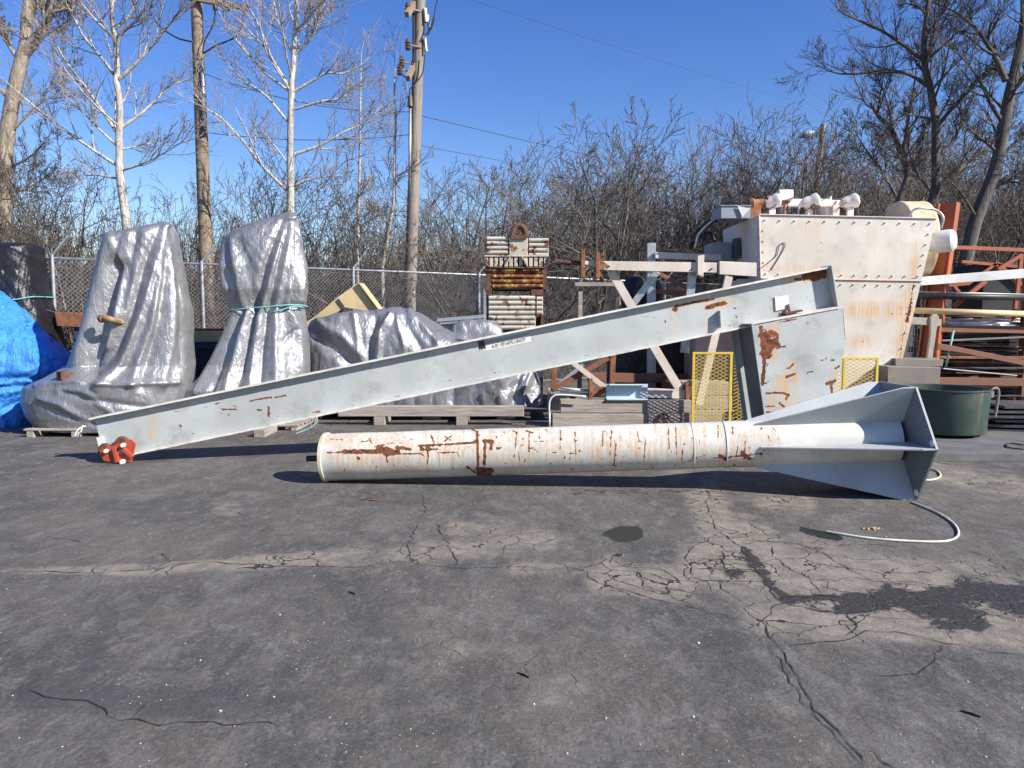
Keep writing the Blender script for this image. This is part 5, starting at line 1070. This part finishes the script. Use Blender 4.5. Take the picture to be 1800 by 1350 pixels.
# wire basket, corroded bracket and grey trough left of the rack
bk_ = thing('wire_basket', (at(1600, 600, 12.8).x, 12.8, 0), 'dark wire basket in the gap between hopper and rack post', 'basket')
b = B(); xa_, xb_ = at(1580, 600, 12.7).x, at(1628, 600, 12.7).x; za_, zb_ = at(0, 628, 12.7).z, at(0, 568, 12.7).z
for i in range(10): b.bar((xa_ + (xb_ - xa_) * i / 9, 12.7, za_ - .5), (xa_ + (xb_ - xa_) * i / 9, 12.7, zb_), .010, .010, (0, 1, 0))
for i in range(12): b.bar((xa_, 12.69, za_ - .5 + (zb_ - za_ + .5) * i / 11), (xb_, 12.69, za_ - .5 + (zb_ - za_ + .5) * i / 11), .010, .010)
b.box(xa_, xb_, 12.68, 12.74, 0, za_ - .5); b.make('wires', M['galv'], bk_)
br_ = thing('corroded_bracket', (at(1645, 600, 11.9).x, 11.9, 0), 'tall pale corroded steel bracket standing in front of the orange post', 'bracket')
yq = at(0, 640, 11.9).z
b = B(); b.slab([z7(420, 645), z7(430, 630), z7(450, 626), z7(462, 640), z7(450, 700), z7(430, 835), z7(405, 835), z7(422, 720)], 11.9, .05); M['corr'] = painted('corroded pale paint', (.36, .32, .25), .7, .4, .5, rs=8); b.make('upright', M['corr'], br_, bevel=.006)
b = B(); b.slab([z7(450, 650), z7(475, 652), z7(472, 684), z7(450, 684)], 11.93, .04); b.slab([z7(312, 640), z7(420, 645), z7(420, 680), z7(330, 676)], 11.93, .05); b.make('arm', M['corr'], br_, bevel=.006)
q = at(*z7(418, 835), 11.92); b = B(); b.box(q.x - .08, q.x + .12, 11.88, 12.0, at(0, 632, 11.6).z + .0, q.z); b.make('foot', M['corr'], br_)
tr__ = thing('steel_trough', (at(1610, 680, 11.6).x, 11.6, 0), 'grey stained steel trough box between the hopper foot and the rack', 'trough')
b = B(); b.slab([(1560, 644), (1654, 646), (1645, 745), (1560, 745)], 11.35, .9); b.make('body', M['steel'], tr__, bevel=.008); b = B(); b.slab([(1574, 630), (1659, 632), (1657, 644.5), (1574, 643)], 11.6, .55); b.make('lip', M['steel'], tr__, bevel=.006)
rg = random.Random(19)
for i in range(12):
    za = .30 + i * .095 + rg.uniform(-.02, .02); xa = at(1668, 0, YR).x + rg.uniform(0, .5); xb = xa + rg.uniform(.9, 2.4); yy = YR - .05 + rg.uniform(0, .3)
    lone('loose_bar', lambda b: b.bar((xa, yy, za), (xb, yy - rg.uniform(0, .1), za + rg.uniform(-.07, .07)), rg.choice((.03, .05, .08)), rg.choice((.02, .03, .045))), M[rg.choice(('rust_dark', 'rust', 'brown_rail', 'dark_steel', 'steel'))], 'loose rusty or dark steel bar shelved in the orange rack', 'bar', group='loose bars in the rack')
lone('back_truss', lambda b: [b.bar(at(*p_, YR + .9), at(*q_, YR + .9), .05, .05, (0, -1, 0)) for p_, q_ in (((1690, 460), (1800, 470)), ((1700, 500), (1752, 462)), ((1752, 462), (1800, 505)), ((1640, 455), (1690, 520)))], M['orange'], 'rust orange lattice truss seen behind the rack over the black pipe', 'truss')
# tub on a low slab
sA, sB = gr(1640, 812), gr(1900, 812)
b = B(); zs_ = .10; b.box(gr(1590, 812).x, 9.2, gr(1640, 812).y, 11.1, .0, zs_); tag(b.make('steel_slab', M['slab'], bevel=.006), 'low flat dark steel slab under the green tub', 'slab')
tb = thing('green_tub', (0, 0, 0), 'round faded green steel tub with a hook handle standing on the dark slab', 'tub')
cT = Vector((at(1655, 770, 9.85).x, 9.85, zs_)); tb.location = cT; rT = .53
b = B(); b.lathe(cT, (0, 0, 1), [(.045, .001), (.045, rT * .93), (.055, rT * .94), (.585, rT), (.59, rT + .012), (.605, rT + .012), (.61, rT + .004), (.605, rT - .01), (.56, rT - .014), (.08, rT * .93), (.07, .001)], 64); b.make('shell', M['tub'], tb, True, auto=40)
for a_ in (-.35, 1.8, 3.9, 5.2):
    q = cT + Vector((math.cos(a_), math.sin(a_), 0)) * rT * .8; b = B(); b.box(q.x - .03, q.x + .03, q.y - .03, q.y + .03, zs_ + .001, zs_ + .055); b.make('foot', M['rust_dark'], tb)
q = cT + Vector((rT + .01, -.08, .535)); b = B(); b.path(spline([q + Vector((-.02, 0, -.03)), q + Vector((.03, 0, .05)), q + Vector((.10, 0, .065)), q + Vector((.125, 0, .0)), q + Vector((.11, 0, -.16)), q + Vector((.095, 0, -.30))], 5), .018, 8); b.box(q.x - .02, q.x + .05, q.y - .03, q.y + .03, q.z - .05, q.z + .03); b.make('handle', M['steel'], tb, True, auto=40)
# strips lying at the right on the slab
for i, (y0, y1, lb) in enumerate(((708, 706, 'thin rusty angle lying at the right edge above the slab'), (716, 714, 'thin brown flat bar under the rusty angle at the right edge'))):
    lone('flat_bar', lambda b: b.bar(at(1726, y0 + 2, 10.4 + .15 * i), at(1850, y1 + 2, 10.4 + .15 * i), .05, .02), M['rust'], lb, 'bar')
pl_ = thing('plate_pile', (at(1780, 740, 10.3).x, 10.3, zs_), 'pile of thin grey steel plates lying aslant right of the green tub', 'plate pile')
for i in range(6):
    b = B(); c = Vector((at(1800, 745, 10.3).x + .16 * (i % 3) - .15, 10.35, zs_ + .002 + .065 * i)); d = Vector((1, -.30 + .05 * i, 0)).normalized(); b.bar(c - d * .62, c + d * 1.2, .75, .035, (0, 0, 1)); b.make('plate', M['dark_steel'], pl_)
for o_ in list(pl_.children): pass
b = B(); b.path(spline([gr(x, y, zs_ + .012) for x, y in ((1800, 790), (1775, 787), (1769, 783), (1775, 779), (1800, 782))], 6), .008, 6); tag(b.make('wire_loop', M['rubber'], smooth=True), 'small dark wire loop on the slab at the right edge', 'wire')
# ------------------------------------------------------------------ chain link fence
FH = 2.6
fe = thing('chain_link_fence', fence(8), 'tall chain link fence with angled post tops running behind the yard', 'fence')
ts = [-6.1, -3.05, 0, 2.35, 5.32, 8.40] + [8.4 + 3.05 * i for i in range(1, 9)]
TA, TB = ts[0], ts[-1]
b = B(); b.path([fence(TA, FH), fence(TB, FH)], .024, 8); b.make('top_rail', M['galv'], fe, True)
b = B(); b.path([fence(TA, .08), fence(TB, .08)], .006, 5); b.make('bottom_wire', M['galv'], fe)
for t in ts:
    b = B(); b.path([fence(t, 0, -.035), fence(t, FH + .05, -.035)], .032, 10); o = b.make('post', M['galv'], fe, True, auto=40)
    b = B(); q = fence(t, FH + .03, -.035); b.bar(q, q + FD * .26 + Vector((0.05, -.1, .34)), .045, .03); b.make('barb_arm', M['galv'], o)
b = B(); s_ = .0765; wr = .0026; k = 0; nrm = Vector((-FD.y, FD.x, 0))
n = int((TB - TA) / s_)
zt_ = FH - .02
for i in range(-int(zt_ / s_) - 1, n + 1):
    for sg in (1, -1):
        t0 = TA + i * s_; t1 = t0 + zt_
        za, zb = (.05, zt_) if sg > 0 else (zt_, .05)
        a0_, a1_ = max(t0, TA), min(t1, TB)
        if a1_ - a0_ < .02: continue
        f = lambda t: za + (zb - za) * (t - t0) / (t1 - t0)
        b.path([fence(a0_, f(a0_), .004 * sg), fence(a1_, f(a1_), .004 * sg)], wr, 3, False)
tag(b.make('chain_link', M['wire'], fe), kind=None)

# ------------------------------------------------------------------ trees
def rot_about(v, ax, a): return Matrix.Rotation(a, 3, ax) @ v
class Tree:
    def __init__(s, seed): s.r = random.Random(seed); s.thick = B(); s.thin = B(); s.n = 0
    def put(s, pts, rad, lim=.016):
        if rad[0] >= lim: s.thick.path(pts, rad, 7 if rad[0] > .05 else 5, False)
        else: s.thin.path(pts, rad, 3, False)
        s.n += 1
    def grow(s, p, d, L, r, lev, up=.12, wig=.22, kids=6, spread=(.5, 1.0), ratio=.55, rmin=.003, droop=0):
        rg = s.r; n = 5 if lev > 1 else (4 if lev == 1 else 3); pts = [p]; rad = [r]; dirs = [d]
        for i in range(n):
            d = (d + Vector((rg.gauss(0, wig), rg.gauss(0, wig), rg.gauss(0, wig) + up - droop))).normalized(); p = p + d * (L / n); pts.append(p); dirs.append(d)
            rad.append(max(rmin, r * (1 - .8 * (i + 1) / n)))
        s.put(pts, rad)
        if lev > 0: s.side(pts, rad, L, lev, up, wig, kids, spread, ratio, rmin, droop)
    def side(s, pts, rad, L, lev, up, wig, kids, spread, ratio, rmin, droop=0, t0=.18):
        rg = s.r; n = len(pts) - 1
        for k in range(kids):
            t = t0 + (1 - t0) * (k + rg.random()) / kids; i = min(n - 1, int(t * n)); f = t * n - i
            q = pts[i].lerp(pts[i + 1], f); dd = (pts[i + 1] - pts[i]).normalized(); a, b_ = frame_of(dd); ph = rg.uniform(0, 6.283)
            ax = a * math.cos(ph) + b_ * math.sin(ph); nd = rot_about(dd, ax, rg.uniform(*spread)); rr = rad[i] + (rad[i + 1] - rad[i]) * f
            s.grow(q, nd, L * ratio * rg.uniform(.55, 1.3) * (1.15 - .55 * t), max(rmin, rr * .6), lev - 1, up, wig, max(3, kids - 1), spread, ratio, rmin, droop)
    def finish(s, name, loc, label, cat, m1, m2, group=None):
        r = thing(name, loc, label, cat, group)
        s.thick.make('trunk', m1, r, True)
        if s.thin.v: s.thin.make('crown', m2, r, True)
        return r
def traced(pix, Y, jit=0, rg=None, dy=None):
    return spline([at(x, y, Y + (dy[i] if dy else 0)) for i, (x, y) in enumerate(pix)], 4)
def hero(name, Y, trunk, r0, r1, branches, lab, m1, m2, seed, kids=8, lev=2, up=.10, ratio=.42, base_px=None, rb=.028, wig=.13, spread=(.45, .9)):
    T = Tree(seed); rg = T.r
    P = traced(trunk, Y); g = Vector((P[0].x, Y, 0)) if base_px is None else Vector((at(base_px, 400, Y).x, Y, 0))
    P = [g - Vector((0, 0, .05))] + P
    n = len(P); rad = [r0 + (r1 - r0) * i / (n - 1) for i in range(n)]; T.thick.path(P, rad, 12, False)
    for br_, rr in branches:
        k = len(br_); s_ = rg.uniform(-1.0, 1.0)
        Q = traced(br_, Y, dy=[s_ * .9 * i / k * (1 if k > 2 else .5) for i in range(k)])
        L = sum((Q[i + 1] - Q[i]).length for i in range(len(Q) - 1)); m = len(Q)
        R_ = [max(.006, rr * (1 - .82 * i / (m - 1))) for i in range(m)]; T.thick.path(Q, R_, 7, False)
        T.side(Q, R_, L * .85, lev, up, wig, kids, spread, ratio, .0042)
    # a few unseen-from-here limbs so that the crown is round
    for i in range(10):
        j = rg.randrange(n // 3, n); q = P[j]; a = rg.choice((1, -1)) * rg.uniform(.9, 2.2); d = Vector((math.cos(a) * .6, math.sin(a), .8)).normalized()
        T.grow(q, d, rg.uniform(1.2, 2.4), rb * .8, lev - 1, up, wig, kids, spread, ratio, .0042)
    return T.finish(name, g, lab, 'tree', m1, m2)
bir1 = [(224, 430), (221, 385), (213, 326), (210, 296), (210, 267), (209, 237), (211, 207), (209, 166), (204, 142), (206, 124), (203, 74), (198, 44), (195, -5), (190, -70), (188, -140)]
br1 = [([(200, 53), (225, 30), (240, -2), (250, -40)], .03), ([(204, 67), (237, 38), (264, 0), (275, -40)], .032), ([(194, 61), (166, 33), (139, 0), (115, -40)], .032), ([(210, 139), (246, 104), (284, 59), (314, 24), (335, 12)], .042), ([(200, 130), (178, 101), (148, 65), (127, 24), (112, 0), (95, -30)], .036),
       ([(212, 225), (246, 201), (275, 175), (299, 151), (340, 136)], .036), ([(204, 231), (160, 166), (115, 107), (98, 80), (53, 58)], .034), ([(204, 255), (166, 219), (142, 192), (110, 165)], .026), ([(215, 262), (246, 256), (284, 246)], .022), ([(204, 290), (163, 263), (113, 228), (53, 181), (0, 135), (-20, 120)], .034), ([(216, 299), (252, 287), (302, 261), (347, 228)], .026), ([(207, 314), (166, 308), (113, 312)], .024)]
hero('birch_tree', 15.6, bir1, .088, .03, br1, 'left of the two white barked leafless trees, behind the first silver tarp', M['birch'], M['birch_twig'], 11, 12, 2, ratio=.55)
bir2 = [(511, 400), (511, 375), (511, 320), (510, 260), (511, 200), (512, 150), (516, 110), (518, 70), (521, 20), (523, -20), (526, -80), (528, -150)]
br2 = [([(517, 95), (545, 70), (560, 40), (580, 8), (590, -20)], .032), ([(513, 102), (540, 75), (556, 50), (562, 20), (560, -30)], .03), ([(518, 160), (554, 139), (575, 128), (604, 129), (637, 113), (650, 100)], .032), ([(518, 192), (566, 178), (601, 173), (612, 160), (634, 154)], .03), ([(518, 271), (563, 255), (607, 231), (646, 213), (672, 184)], .036), ([(517, 327), (539, 317), (578, 310), (631, 310)], .026),
       ([(508, 160), (462, 124), (418, 74), (400, 50), (385, 20)], .032), ([(514, 92), (492, 47), (481, 0), (475, -40)], .03), ([(507, 151), (477, 101), (468, 77), (450, 35), (433, 3), (425, -30)], .034), ([(505, 213), (468, 169), (430, 142), (395, 110)], .03), ([(505, 335), (459, 290), (430, 252), (390, 208), (362, 190), (340, 160)], .036), ([(519, 55), (540, 35), (560, 10), (600, -20)], .026), ([(507, 290), (490, 265), (470, 240), (460, 210)], .02)]
hero('birch_tree', 16.4, bir2, .085, .03, br2, 'right of the two white barked leafless trees, behind the teal tied tarp', M['birch'], M['birch_twig'], 12, 12, 2, ratio=.55)
hero('big_tree', 19.0, [(6, 420), (8, 300), (12, 240), (25, 160), (38, 105), (45, 75), (47, 30), (53, -5), (60, -80)], .20, .10, [([(44, 92), (71, 59), (86, 27), (96, -5), (110, -60)], .15), ([(36, 110), (10, 70), (-10, 20)], .06), ([(12, 240), (50, 200), (90, 150), (120, 100)], .04), ([(8, 300), (60, 270), (100, 220)], .035), ([(20, 180), (-20, 130), (-50, 60)], .05), ([(60, 72), (100, 50), (140, 20)], .04), ([(8, 340), (50, 330), (110, 290)], .035)],
     'large pale brown forked tree at the left edge', M['bark_pale'], M['twig_pale'], 13, 10, 3, rb=.05, ratio=.5)
hero('bare_tree', 19.0, [(1622, 430), (1632, 375), (1645, 326), (1645, 267), (1645, 225), (1641, 190), (1635, 154), (1627, 124), (1624, 80), (1629, 30), (1632, -5), (1636, -70)], .12, .05, [([(1621, 104), (1581, 74), (1537, 47), (1484, 24), (1465, 5)], .05), ([(1630, 151), (1596, 130), (1552, 126), (1478, 130), (1433, 113)], .05), ([(1650, 219), (1670, 195), (1694, 169), (1721, 136), (1759, 107), (1792, 86)], .055), ([(1647, 332), (1685, 299), (1715, 273), (1750, 246), (1790, 210)], .06), ([(1629, 27), (1614, 12), (1581, 3)], .035), ([(1643, 212), (1605, 202), (1580, 206), (1550, 230)], .035), ([(1636, 100), (1680, 60), (1710, 20)], .035), ([(1644, 280), (1680, 240), (1690, 200), (1680, 150)], .04), ([(1628, 60), (1660, 20), (1680, -20)], .03), ([(1640, 340), (1610, 300), (1590, 240)], .04)],
     'slim dark tree behind the hopper, upright trunk with arching limbs', M['bark_grey'], M['twig'], 14, 10, 3, rb=.04, ratio=.5)
hero('leaning_tree', 18.0, [(1695, 470), (1712, 397), (1729, 350), (1750, 296), (1762, 237), (1771, 184), (1780, 142), (1792, 89), (1800, 44), (1806, -5), (1815, -80)], .155, .085, [([(1768, 142), (1753, 107), (1738, 80), (1715, 50), (1679, 21), (1638, 4)], .075), ([(1761, 213), (1741, 181), (1721, 139), (1694, 104), (1670, 83)], .055), ([(1785, 142), (1810, 120), (1850, 90)], .06), ([(1748, 325), (1774, 311), (1800, 300), (1850, 270)], .06), ([(1733, 350), (1770, 320), (1830, 330)], .05), ([(1720, 390), (1690, 340), (1660, 310)], .04), ([(1757, 270), (1720, 240), (1690, 220)], .045), ([(1795, 80), (1830, 40), (1860, 0)], .06), ([(1745, 300), (1785, 250), (1830, 230)], .05)],
     'stout dark leaning tree at the right edge behind the orange post', M['bark_grey'], M['twig'], 15, 10, 3, rb=.05, ratio=.5)
hero('bare_tree', 20.5, [(1575, 420), (1578, 364), (1596, 305), (1584, 272), (1567, 228), (1546, 207), (1530, 180)], .11, .04, [([(1586, 278), (1596, 213), (1608, 142), (1612, 100)], .05), ([(1578, 350), (1550, 300), (1520, 260), (1500, 225)], .045), ([(1596, 305), (1620, 260), (1625, 220)], .04), ([(1567, 228), (1560, 180), (1540, 130)], .03)],
     'low forked dark tree behind the right part of the hopper', M['bark_grey'], M['twig'], 16, 11, 3, rb=.03)
hero('sapling', 17.5, [(628, 470), (630, 380), (632, 300), (633, 220), (634, 150), (635, 90)], .04, .012, [([(631, 350), (645, 330), (655, 305)], .012), ([(632, 290), (620, 270), (612, 240)], .012), ([(633, 230), (648, 205), (655, 180)], .012)],
     'thin straight pale sapling right of the second white barked tree', M['birch'], M['birch_twig'], 17, 9, 2, rb=.01)
hero('sapling', 18.0, [(672, 470), (684, 400), (692, 360), (693, 310), (694, 260), (696, 205), (693, 160), (694, 120)], .05, .012, [([(693, 312), (715, 300), (740, 285), (755, 265)], .022), ([(682, 395), (665, 370), (650, 355)], .018), ([(694, 258), (675, 240), (660, 215)], .016), ([(696, 205), (712, 180), (716, 150)], .014)],
     'crooked pale sapling just left of the grey utility pole', M['birch'], M['birch_twig'], 18, 9, 2, rb=.012)
hero('sapling', 13.9, [(128, 620), (118, 560), (108, 510), (96, 470), (85, 440), (80, 415)], .022, .006, [([(88, 450), (100, 425), (140, 415), (185, 410), (192, 404)], .010), ([(100, 485), (60, 460), (30, 440)], .008), ([(85, 440), (70, 410), (40, 390)], .008)],
     'thin pale leaning sapling by the fence left of the first silver tarp', M['birch_twig'], M['birch_twig'], 19, 4, 1, rb=.006)
# thicket: a handful of grown shapes, copied along the far side of the fence
protos = []
for i in range(9):
    T = Tree(100 + i); rg = T.r; ns = rg.randint(3, 6); Hh = 1.0
    for k in range(ns):
        a = 2 * math.pi * (k + rg.random()) / ns; tl_ = rg.uniform(.12, .5); d = Vector((math.cos(a) * tl_, math.sin(a) * tl_, 1)).normalized()
        T.grow(Vector((math.cos(a) * .12, math.sin(a) * .12, -.03)), d, rg.uniform(3.6, 5.4), rg.uniform(.035, .075), 3, .07, .17, 7, (.4, 1.05), .5, .0058)
    r = T.finish('thicket_tree', (0, 0, 0), 'bare tangled small tree in the thicket beyond the chain link fence', 'tree', M['bark_grey'], M['twig'] if i % 3 else M['twig_pale'], 'thicket trees beyond the fence')
    protos.append(r)
rg = random.Random(77); first = set(); count = 0
def place(x, y, s_, i):
    global count
    r = protos[i]
    if i in first: r = copy_tree(r)
    first.add(i); r.location = (x, y, 0); r.rotation_euler = (0, 0, rg.uniform(0, 6.28)); r.scale = (s_ * rg.uniform(.9, 1.1), s_ * rg.uniform(.9, 1.1), s_); count += 1
# crown line of the thicket as seen in the photograph (pixel x, pixel y of the tops)
sky_x = [-100, 0, 100, 200, 300, 400, 450, 560, 640, 700, 760, 850, 900, 980, 1030, 1070, 1120, 1160, 1250, 1330, 1400, 1450, 1520, 1600, 1700, 1800, 1900]
sky_y = [230, 230, 250, 290, 300, 280, 260, 300, 320, 310, 320, 290, 300, 285, 245, 232, 250, 290, 240, 262, 240, 225, 240, 200, 240, 240, 230]
for row, (off, dn) in enumerate(((1.2, 2.0), (2.8, 1.8), (4.6, 1.8), (7.0, 2.0), (10.0, 2.2))):
    t = -7.0
    while t < 52:
        q = fence(t + rg.uniform(-.6, .6), 0, off + rg.uniform(-.6, .6)); px, _ = proj([[q.x, q.y, 1.6]])
        px = float(px[0])
        if -250 < px < 2050 and q.y > 5:
            ytop = float(np.interp(px, sky_x, sky_y)) + rg.choice((-12, 10, 40, 70, 100)) + rg.uniform(-10, 15)
            H_ = 1.6 + (560 - ytop) / F * q.y
            place(q.x, q.y, max(.45, H_ / 5.9), rg.randrange(9))
        t += dn * rg.uniform(.75, 1.25) * (1 + max(0, t - 20) * .01)
for px, ytop, Y_ in ((1398, 205, 24), (1440, 212, 25), (1475, 195, 23), (1420, 240, 22), (1065, 208, 22), (1250, 228, 23)):
    place(at(px, 500, Y_).x, Y_, (1.6 + (560 - ytop) / F * Y_) / 5.9, rg.randrange(9))
print('thicket trees', count)
# low brush along the fence: too many stems to count
b = B(); rg = random.Random(5)
for i in range(30000):
    t = rg.uniform(-8, 36); off = .35 + 9.5 * rg.random() ** 1.3; q = fence(t, 0, off); h = rg.uniform(.4, 3.0) * (1 if off > 1 else .7)
    a = rg.uniform(0, 6.28); l = rg.uniform(.15, 1.0); p0 = q + Vector((0, 0, rg.uniform(-.02, .9) * (rg.random() < .6)))
    p1 = p0 + Vector((math.cos(a) * l * .5, math.sin(a) * l * .5, h * .6)); p2 = p1 + Vector((math.cos(a + rg.uniform(-1, 1)) * l * .6, math.sin(a) * l * .4, h * .4 * rg.uniform(-.4, 1)))
    b.path([p0, p1, p2], [rg.uniform(.006, .012), .006, .004], 3, False)
for i in range(14000):
    t = rg.uniform(-30, 70); off = rg.uniform(13.5, 20); q = fence(t, 1.5 + 1.4 * rg.random(), off); a = rg.uniform(0, 6.28); h = rg.uniform(.8, 3.2)
    p1 = q + Vector((math.cos(a) * .5, math.sin(a) * .5, h * .6)); p2 = p1 + Vector((math.cos(a + 1) * .5, math.sin(a) * .4, h * .4))
    b.path([q - Vector((0, 0, .6)), p1, p2], [.014, .009, .005], 3, False)
tag(b.make('brush', M['brush'], smooth=True), 'dense tangle of leafless brown brush behind the fence', 'brush', kind='stuff')
# low bank far behind closes the view at the ground
b = B(); n = 300; rg = random.Random(9); v = []
for i in range(n + 1):
    t = -30 + 110 * i / n; h = 3.5 + .8 * mnoise.noise(Vector((t * .12, 0, 0))) + .9 * mnoise.noise(Vector((t * .7, 3, 0)))
    for off, z in ((14.5, 0.0), (17.5, h * .62), (21, h), (40, h * 1.02)): q = fence(t, z, off); v.append(tuple(q))
b.v = v; b.f = [(i * 4 + k, i * 4 + 4 + k, i * 4 + 5 + k, i * 4 + 1 + k) for i in range(n) for k in range(3)]
M['bank'] = bark('far brush bank', (.16, .12, .095), (.055, .042, .034), 2); tag(b.make('earth_bank', M['bank'], smooth=True), kind='structure')

# dead leaves and dirt gathered where the yard meets the stored things
b = B(); rg = random.Random(31)
def leaf(p, s_):
    a = rg.uniform(0, 6.28); t = rg.uniform(-.5, .5); u = Vector((math.cos(a), math.sin(a), t * .4)) * s_; v = Vector((-math.sin(a), math.cos(a), rg.uniform(-.3, .5))) * s_ * .55
    c = p + Vector((0, 0, s_ * .35 + .002)); b.add([c - u, c - v, c + u, c + v], [(0, 1, 2, 3)])
for i in range(900):
    px = rg.uniform(0, 1250); y = rg.choice((rg.gauss(11.0, .35), rg.gauss(10.3, .3), rg.uniform(9.6, 12)))
    leaf(Vector((at(px, 700, y).x, y, 0)), rg.uniform(.008, .028))
for i in range(700):
    t = rg.uniform(-6, 16); q = fence(t, 0, -abs(rg.gauss(.1, .5))); leaf(q, rg.uniform(.015, .04))
for i in range(160):
    p = gr(rg.uniform(0, 1800), rg.uniform(800, 1000)); leaf(p, rg.uniform(.004, .012))
M['litter'] = plain('dead leaves', (.20, .145, .09), .9, 0, .5, 30); tag(b.make('leaf_litter', M['litter']), 'dry brown leaves and dirt gathered along the bases of the stored things', 'leaf litter', kind='stuff')

# ------------------------------------------------------------------ poles and wires
def pole(name, Y, a, b_, r0, r1, lab, mt=None):
    p1 = at(*a, Y); p0 = at(*b_, Y); d = (p0 - p1); p0 = p1 + d * (p1.z / (p1.z - p0.z)); r = thing(name, p0, lab, 'utility pole')
    b = B(); b.path([p0.lerp(p1, i / 6) for i in range(7)], [r0 + (r1 - r0) * i / 6 for i in range(7)], 16); b.make('pole', mt or M['pole_wood'], r, True, auto=40); return r, p0, p1
r, p0, p1 = pole('utility_pole', 17.0, (343, -60), (361, 420), .16, .115, 'brown wooden utility pole with a lattice crossarm between the two white trees')
def P1(x, y, dy=0): return at(x, y, 17.0 + dy)
b = B(); b.bar(P1(310, -8, -.15), P1(434, 14, -.15), .09, .10); b.bar(P1(310, -8, .18), P1(434, 14, .18), .09, .10); b.make('crossarm', M['pole_wood'], r, bevel=.006)
for px in (378, 400, 430): b = B(); q = P1(px, 6 + (px - 378) * .14); b.tube(q, q + Vector((0, 0, -.13)), .04, .05, 10); b.make('insulator', M['insul'], r, True, auto=40)
for pts in (((378, 12), (376, 40), (360, 72), (356, 92)), ((428, 16), (425, 45), (412, 66), (380, 80), (357, 94)), ((268, 5), (264, 20), (280, 45), (310, 66), (340, 74))):
    b = B(); b.path(spline([P1(*q, -.2) for q in pts], 6), .018, 6); b.make('drop_cable', M['rubber'], r, True)
b = B(); b.path([P1(355, 106, -.14), P1(360, 235, -.16)], .045, 8); b.make('conduit', M['galv'], r, True)
r, p0, p1 = pole('utility_pole', 18.0, (741, -60), (724, 420), .16, .115, 'grey wooden utility pole carrying fuse cutouts beside open blue sky', M['pole_grey'])
def P2(x, y, dy=0): return at(x, y, 18.0 + dy)
for a_, c_ in (((735, -4), (715, 26)), ((733, 100), (717, 138))): b = B(); b.bar(P2(*a_, .3), P2(*c_, -.6), .10, .12); b.make('crossarm', M['pole_wood'], r, bevel=.006)
for px, py in ((717, 78), (706, 108), (703, 122), (717, 14)):
    b = B(); q = P2(px, py, -.3); b.lathe(q + Vector((0, 0, -.12)), (0, 0, 1), [(0, .001), (0, .05), (.03, .07), (.06, .05), (.09, .07), (.12, .05), (.15, .07), (.2, .05), (.24, .03), (.24, .001)], 12); b.bar(q, q + Vector((.28, .2, .0)), .03, .03); b.make('fuse_cutout', M['insul'], r, True, auto=40)
for px, py, w_ in ((747, 28, .06), (752, 40, .05), (747, 80, .05)):
    b = B(); q = P2(px, py, -.1); b.path([q + Vector((0, 0, .16)), q + Vector((.03, 0, -.14))], w_ * .8, 8); b.make('arrester', M['galv'], r, True, auto=40)
for pts in (((752, 62), (762, 40), (766, 10), (775, -15)), ((747, 96), (742, 130), (728, 148), (720, 160), (722, 180)), ((735, 52), (728, 90), (727, 140)), ((705, 130), (716, 136), (726, 118)), ((765, 20), (758, 45), (748, 62))):
    b = B(); b.path(spline([P2(*q, -.2) for q in pts], 6), .014, 6); b.make('drop_cable', M['rubber'], r, True)
b = B(); b.path([P2(721, 182, -.2), P2(720, 345, -.2)], .035, 8); b.make('conduit', M['galv'], r, True); b = B(); b.path([P2(727, 20, -.1), P2(727, 400, -.05)], .03, 6); b.make('riser', M['rubber'], r, True)
b = B(); q = P2(721, 178, -.22); b.tube(q + Vector((0, 0, -.12)), q + Vector((0, 0, .12)), .07, .05, 10); b.make('weatherhead', M['insul'], r, True, auto=40)
Y3 = 30.0; p1 = at(1447, 219, Y3); p0 = at(1428, 380, Y3); d = p0 - p1; p0 = p1 + d * (p1.z / (p1.z - p0.z)); r = thing('street_lamp', p0, 'wooden lamp pole with a drooping lamp head rising out of the thicket', 'street lamp')
b = B(); b.path([p0, p1], [.13, .10], 12); b.make('pole', M['pole_wood'], r, True, auto=40)
b = B(); b.path(spline([at(1443, 230, Y3), at(1436, 231, Y3), at(1428, 233, Y3)], 4), .03, 8); b.make('arm', M['galv'], r, True)
b = B(); q = at(1420, 236, Y3); b.lathe(at(1430, 232, Y3), at(1409, 240, Y3) - at(1430, 232, Y3), [(0, .001), (0, .06), (.12, .12), (.32, .14), (.44, .09), (.5, .001)], 14); b.make('lamp_head', M['grey_box'], r, True, auto=40)
def wire(p, q, sag, lb, r_=.012):
    b = B(); b.path([p.lerp(q, i / 24) - Vector((0, 0, sag * 4 * (i / 24) * (1 - i / 24))) for i in range(25)], r_, 4); tag(b.make('power_line', M['wire_dark'] if 'wire_dark' in M else M['rubber']), lb, 'wire')
M['wire_dark'] = plain('overhead wire', (.08, .09, .11), .6)
wire(at(738, -30, 18), at(1560, 215, 60), .3, 'faint single overhead wire crossing the blue sky toward the right trees', .007)
wire(at(738, 203, 18), at(1290, 322, 60), .15, 'upper dark wire running right and down from the grey utility pole', .010)
wire(at(738, 256, 18), at(1290, 345, 60), .15, 'lower thin wire running right from the grey utility pole', .007)
wire(at(356, 128, 17), at(727, 196, 18), .25, 'overhead wire strung between the two utility poles behind the white tree', .008)
wire(at(357, 232, 17), at(724, 236, 18), .15, 'lower wire strung between the brown and grey utility poles', .008)
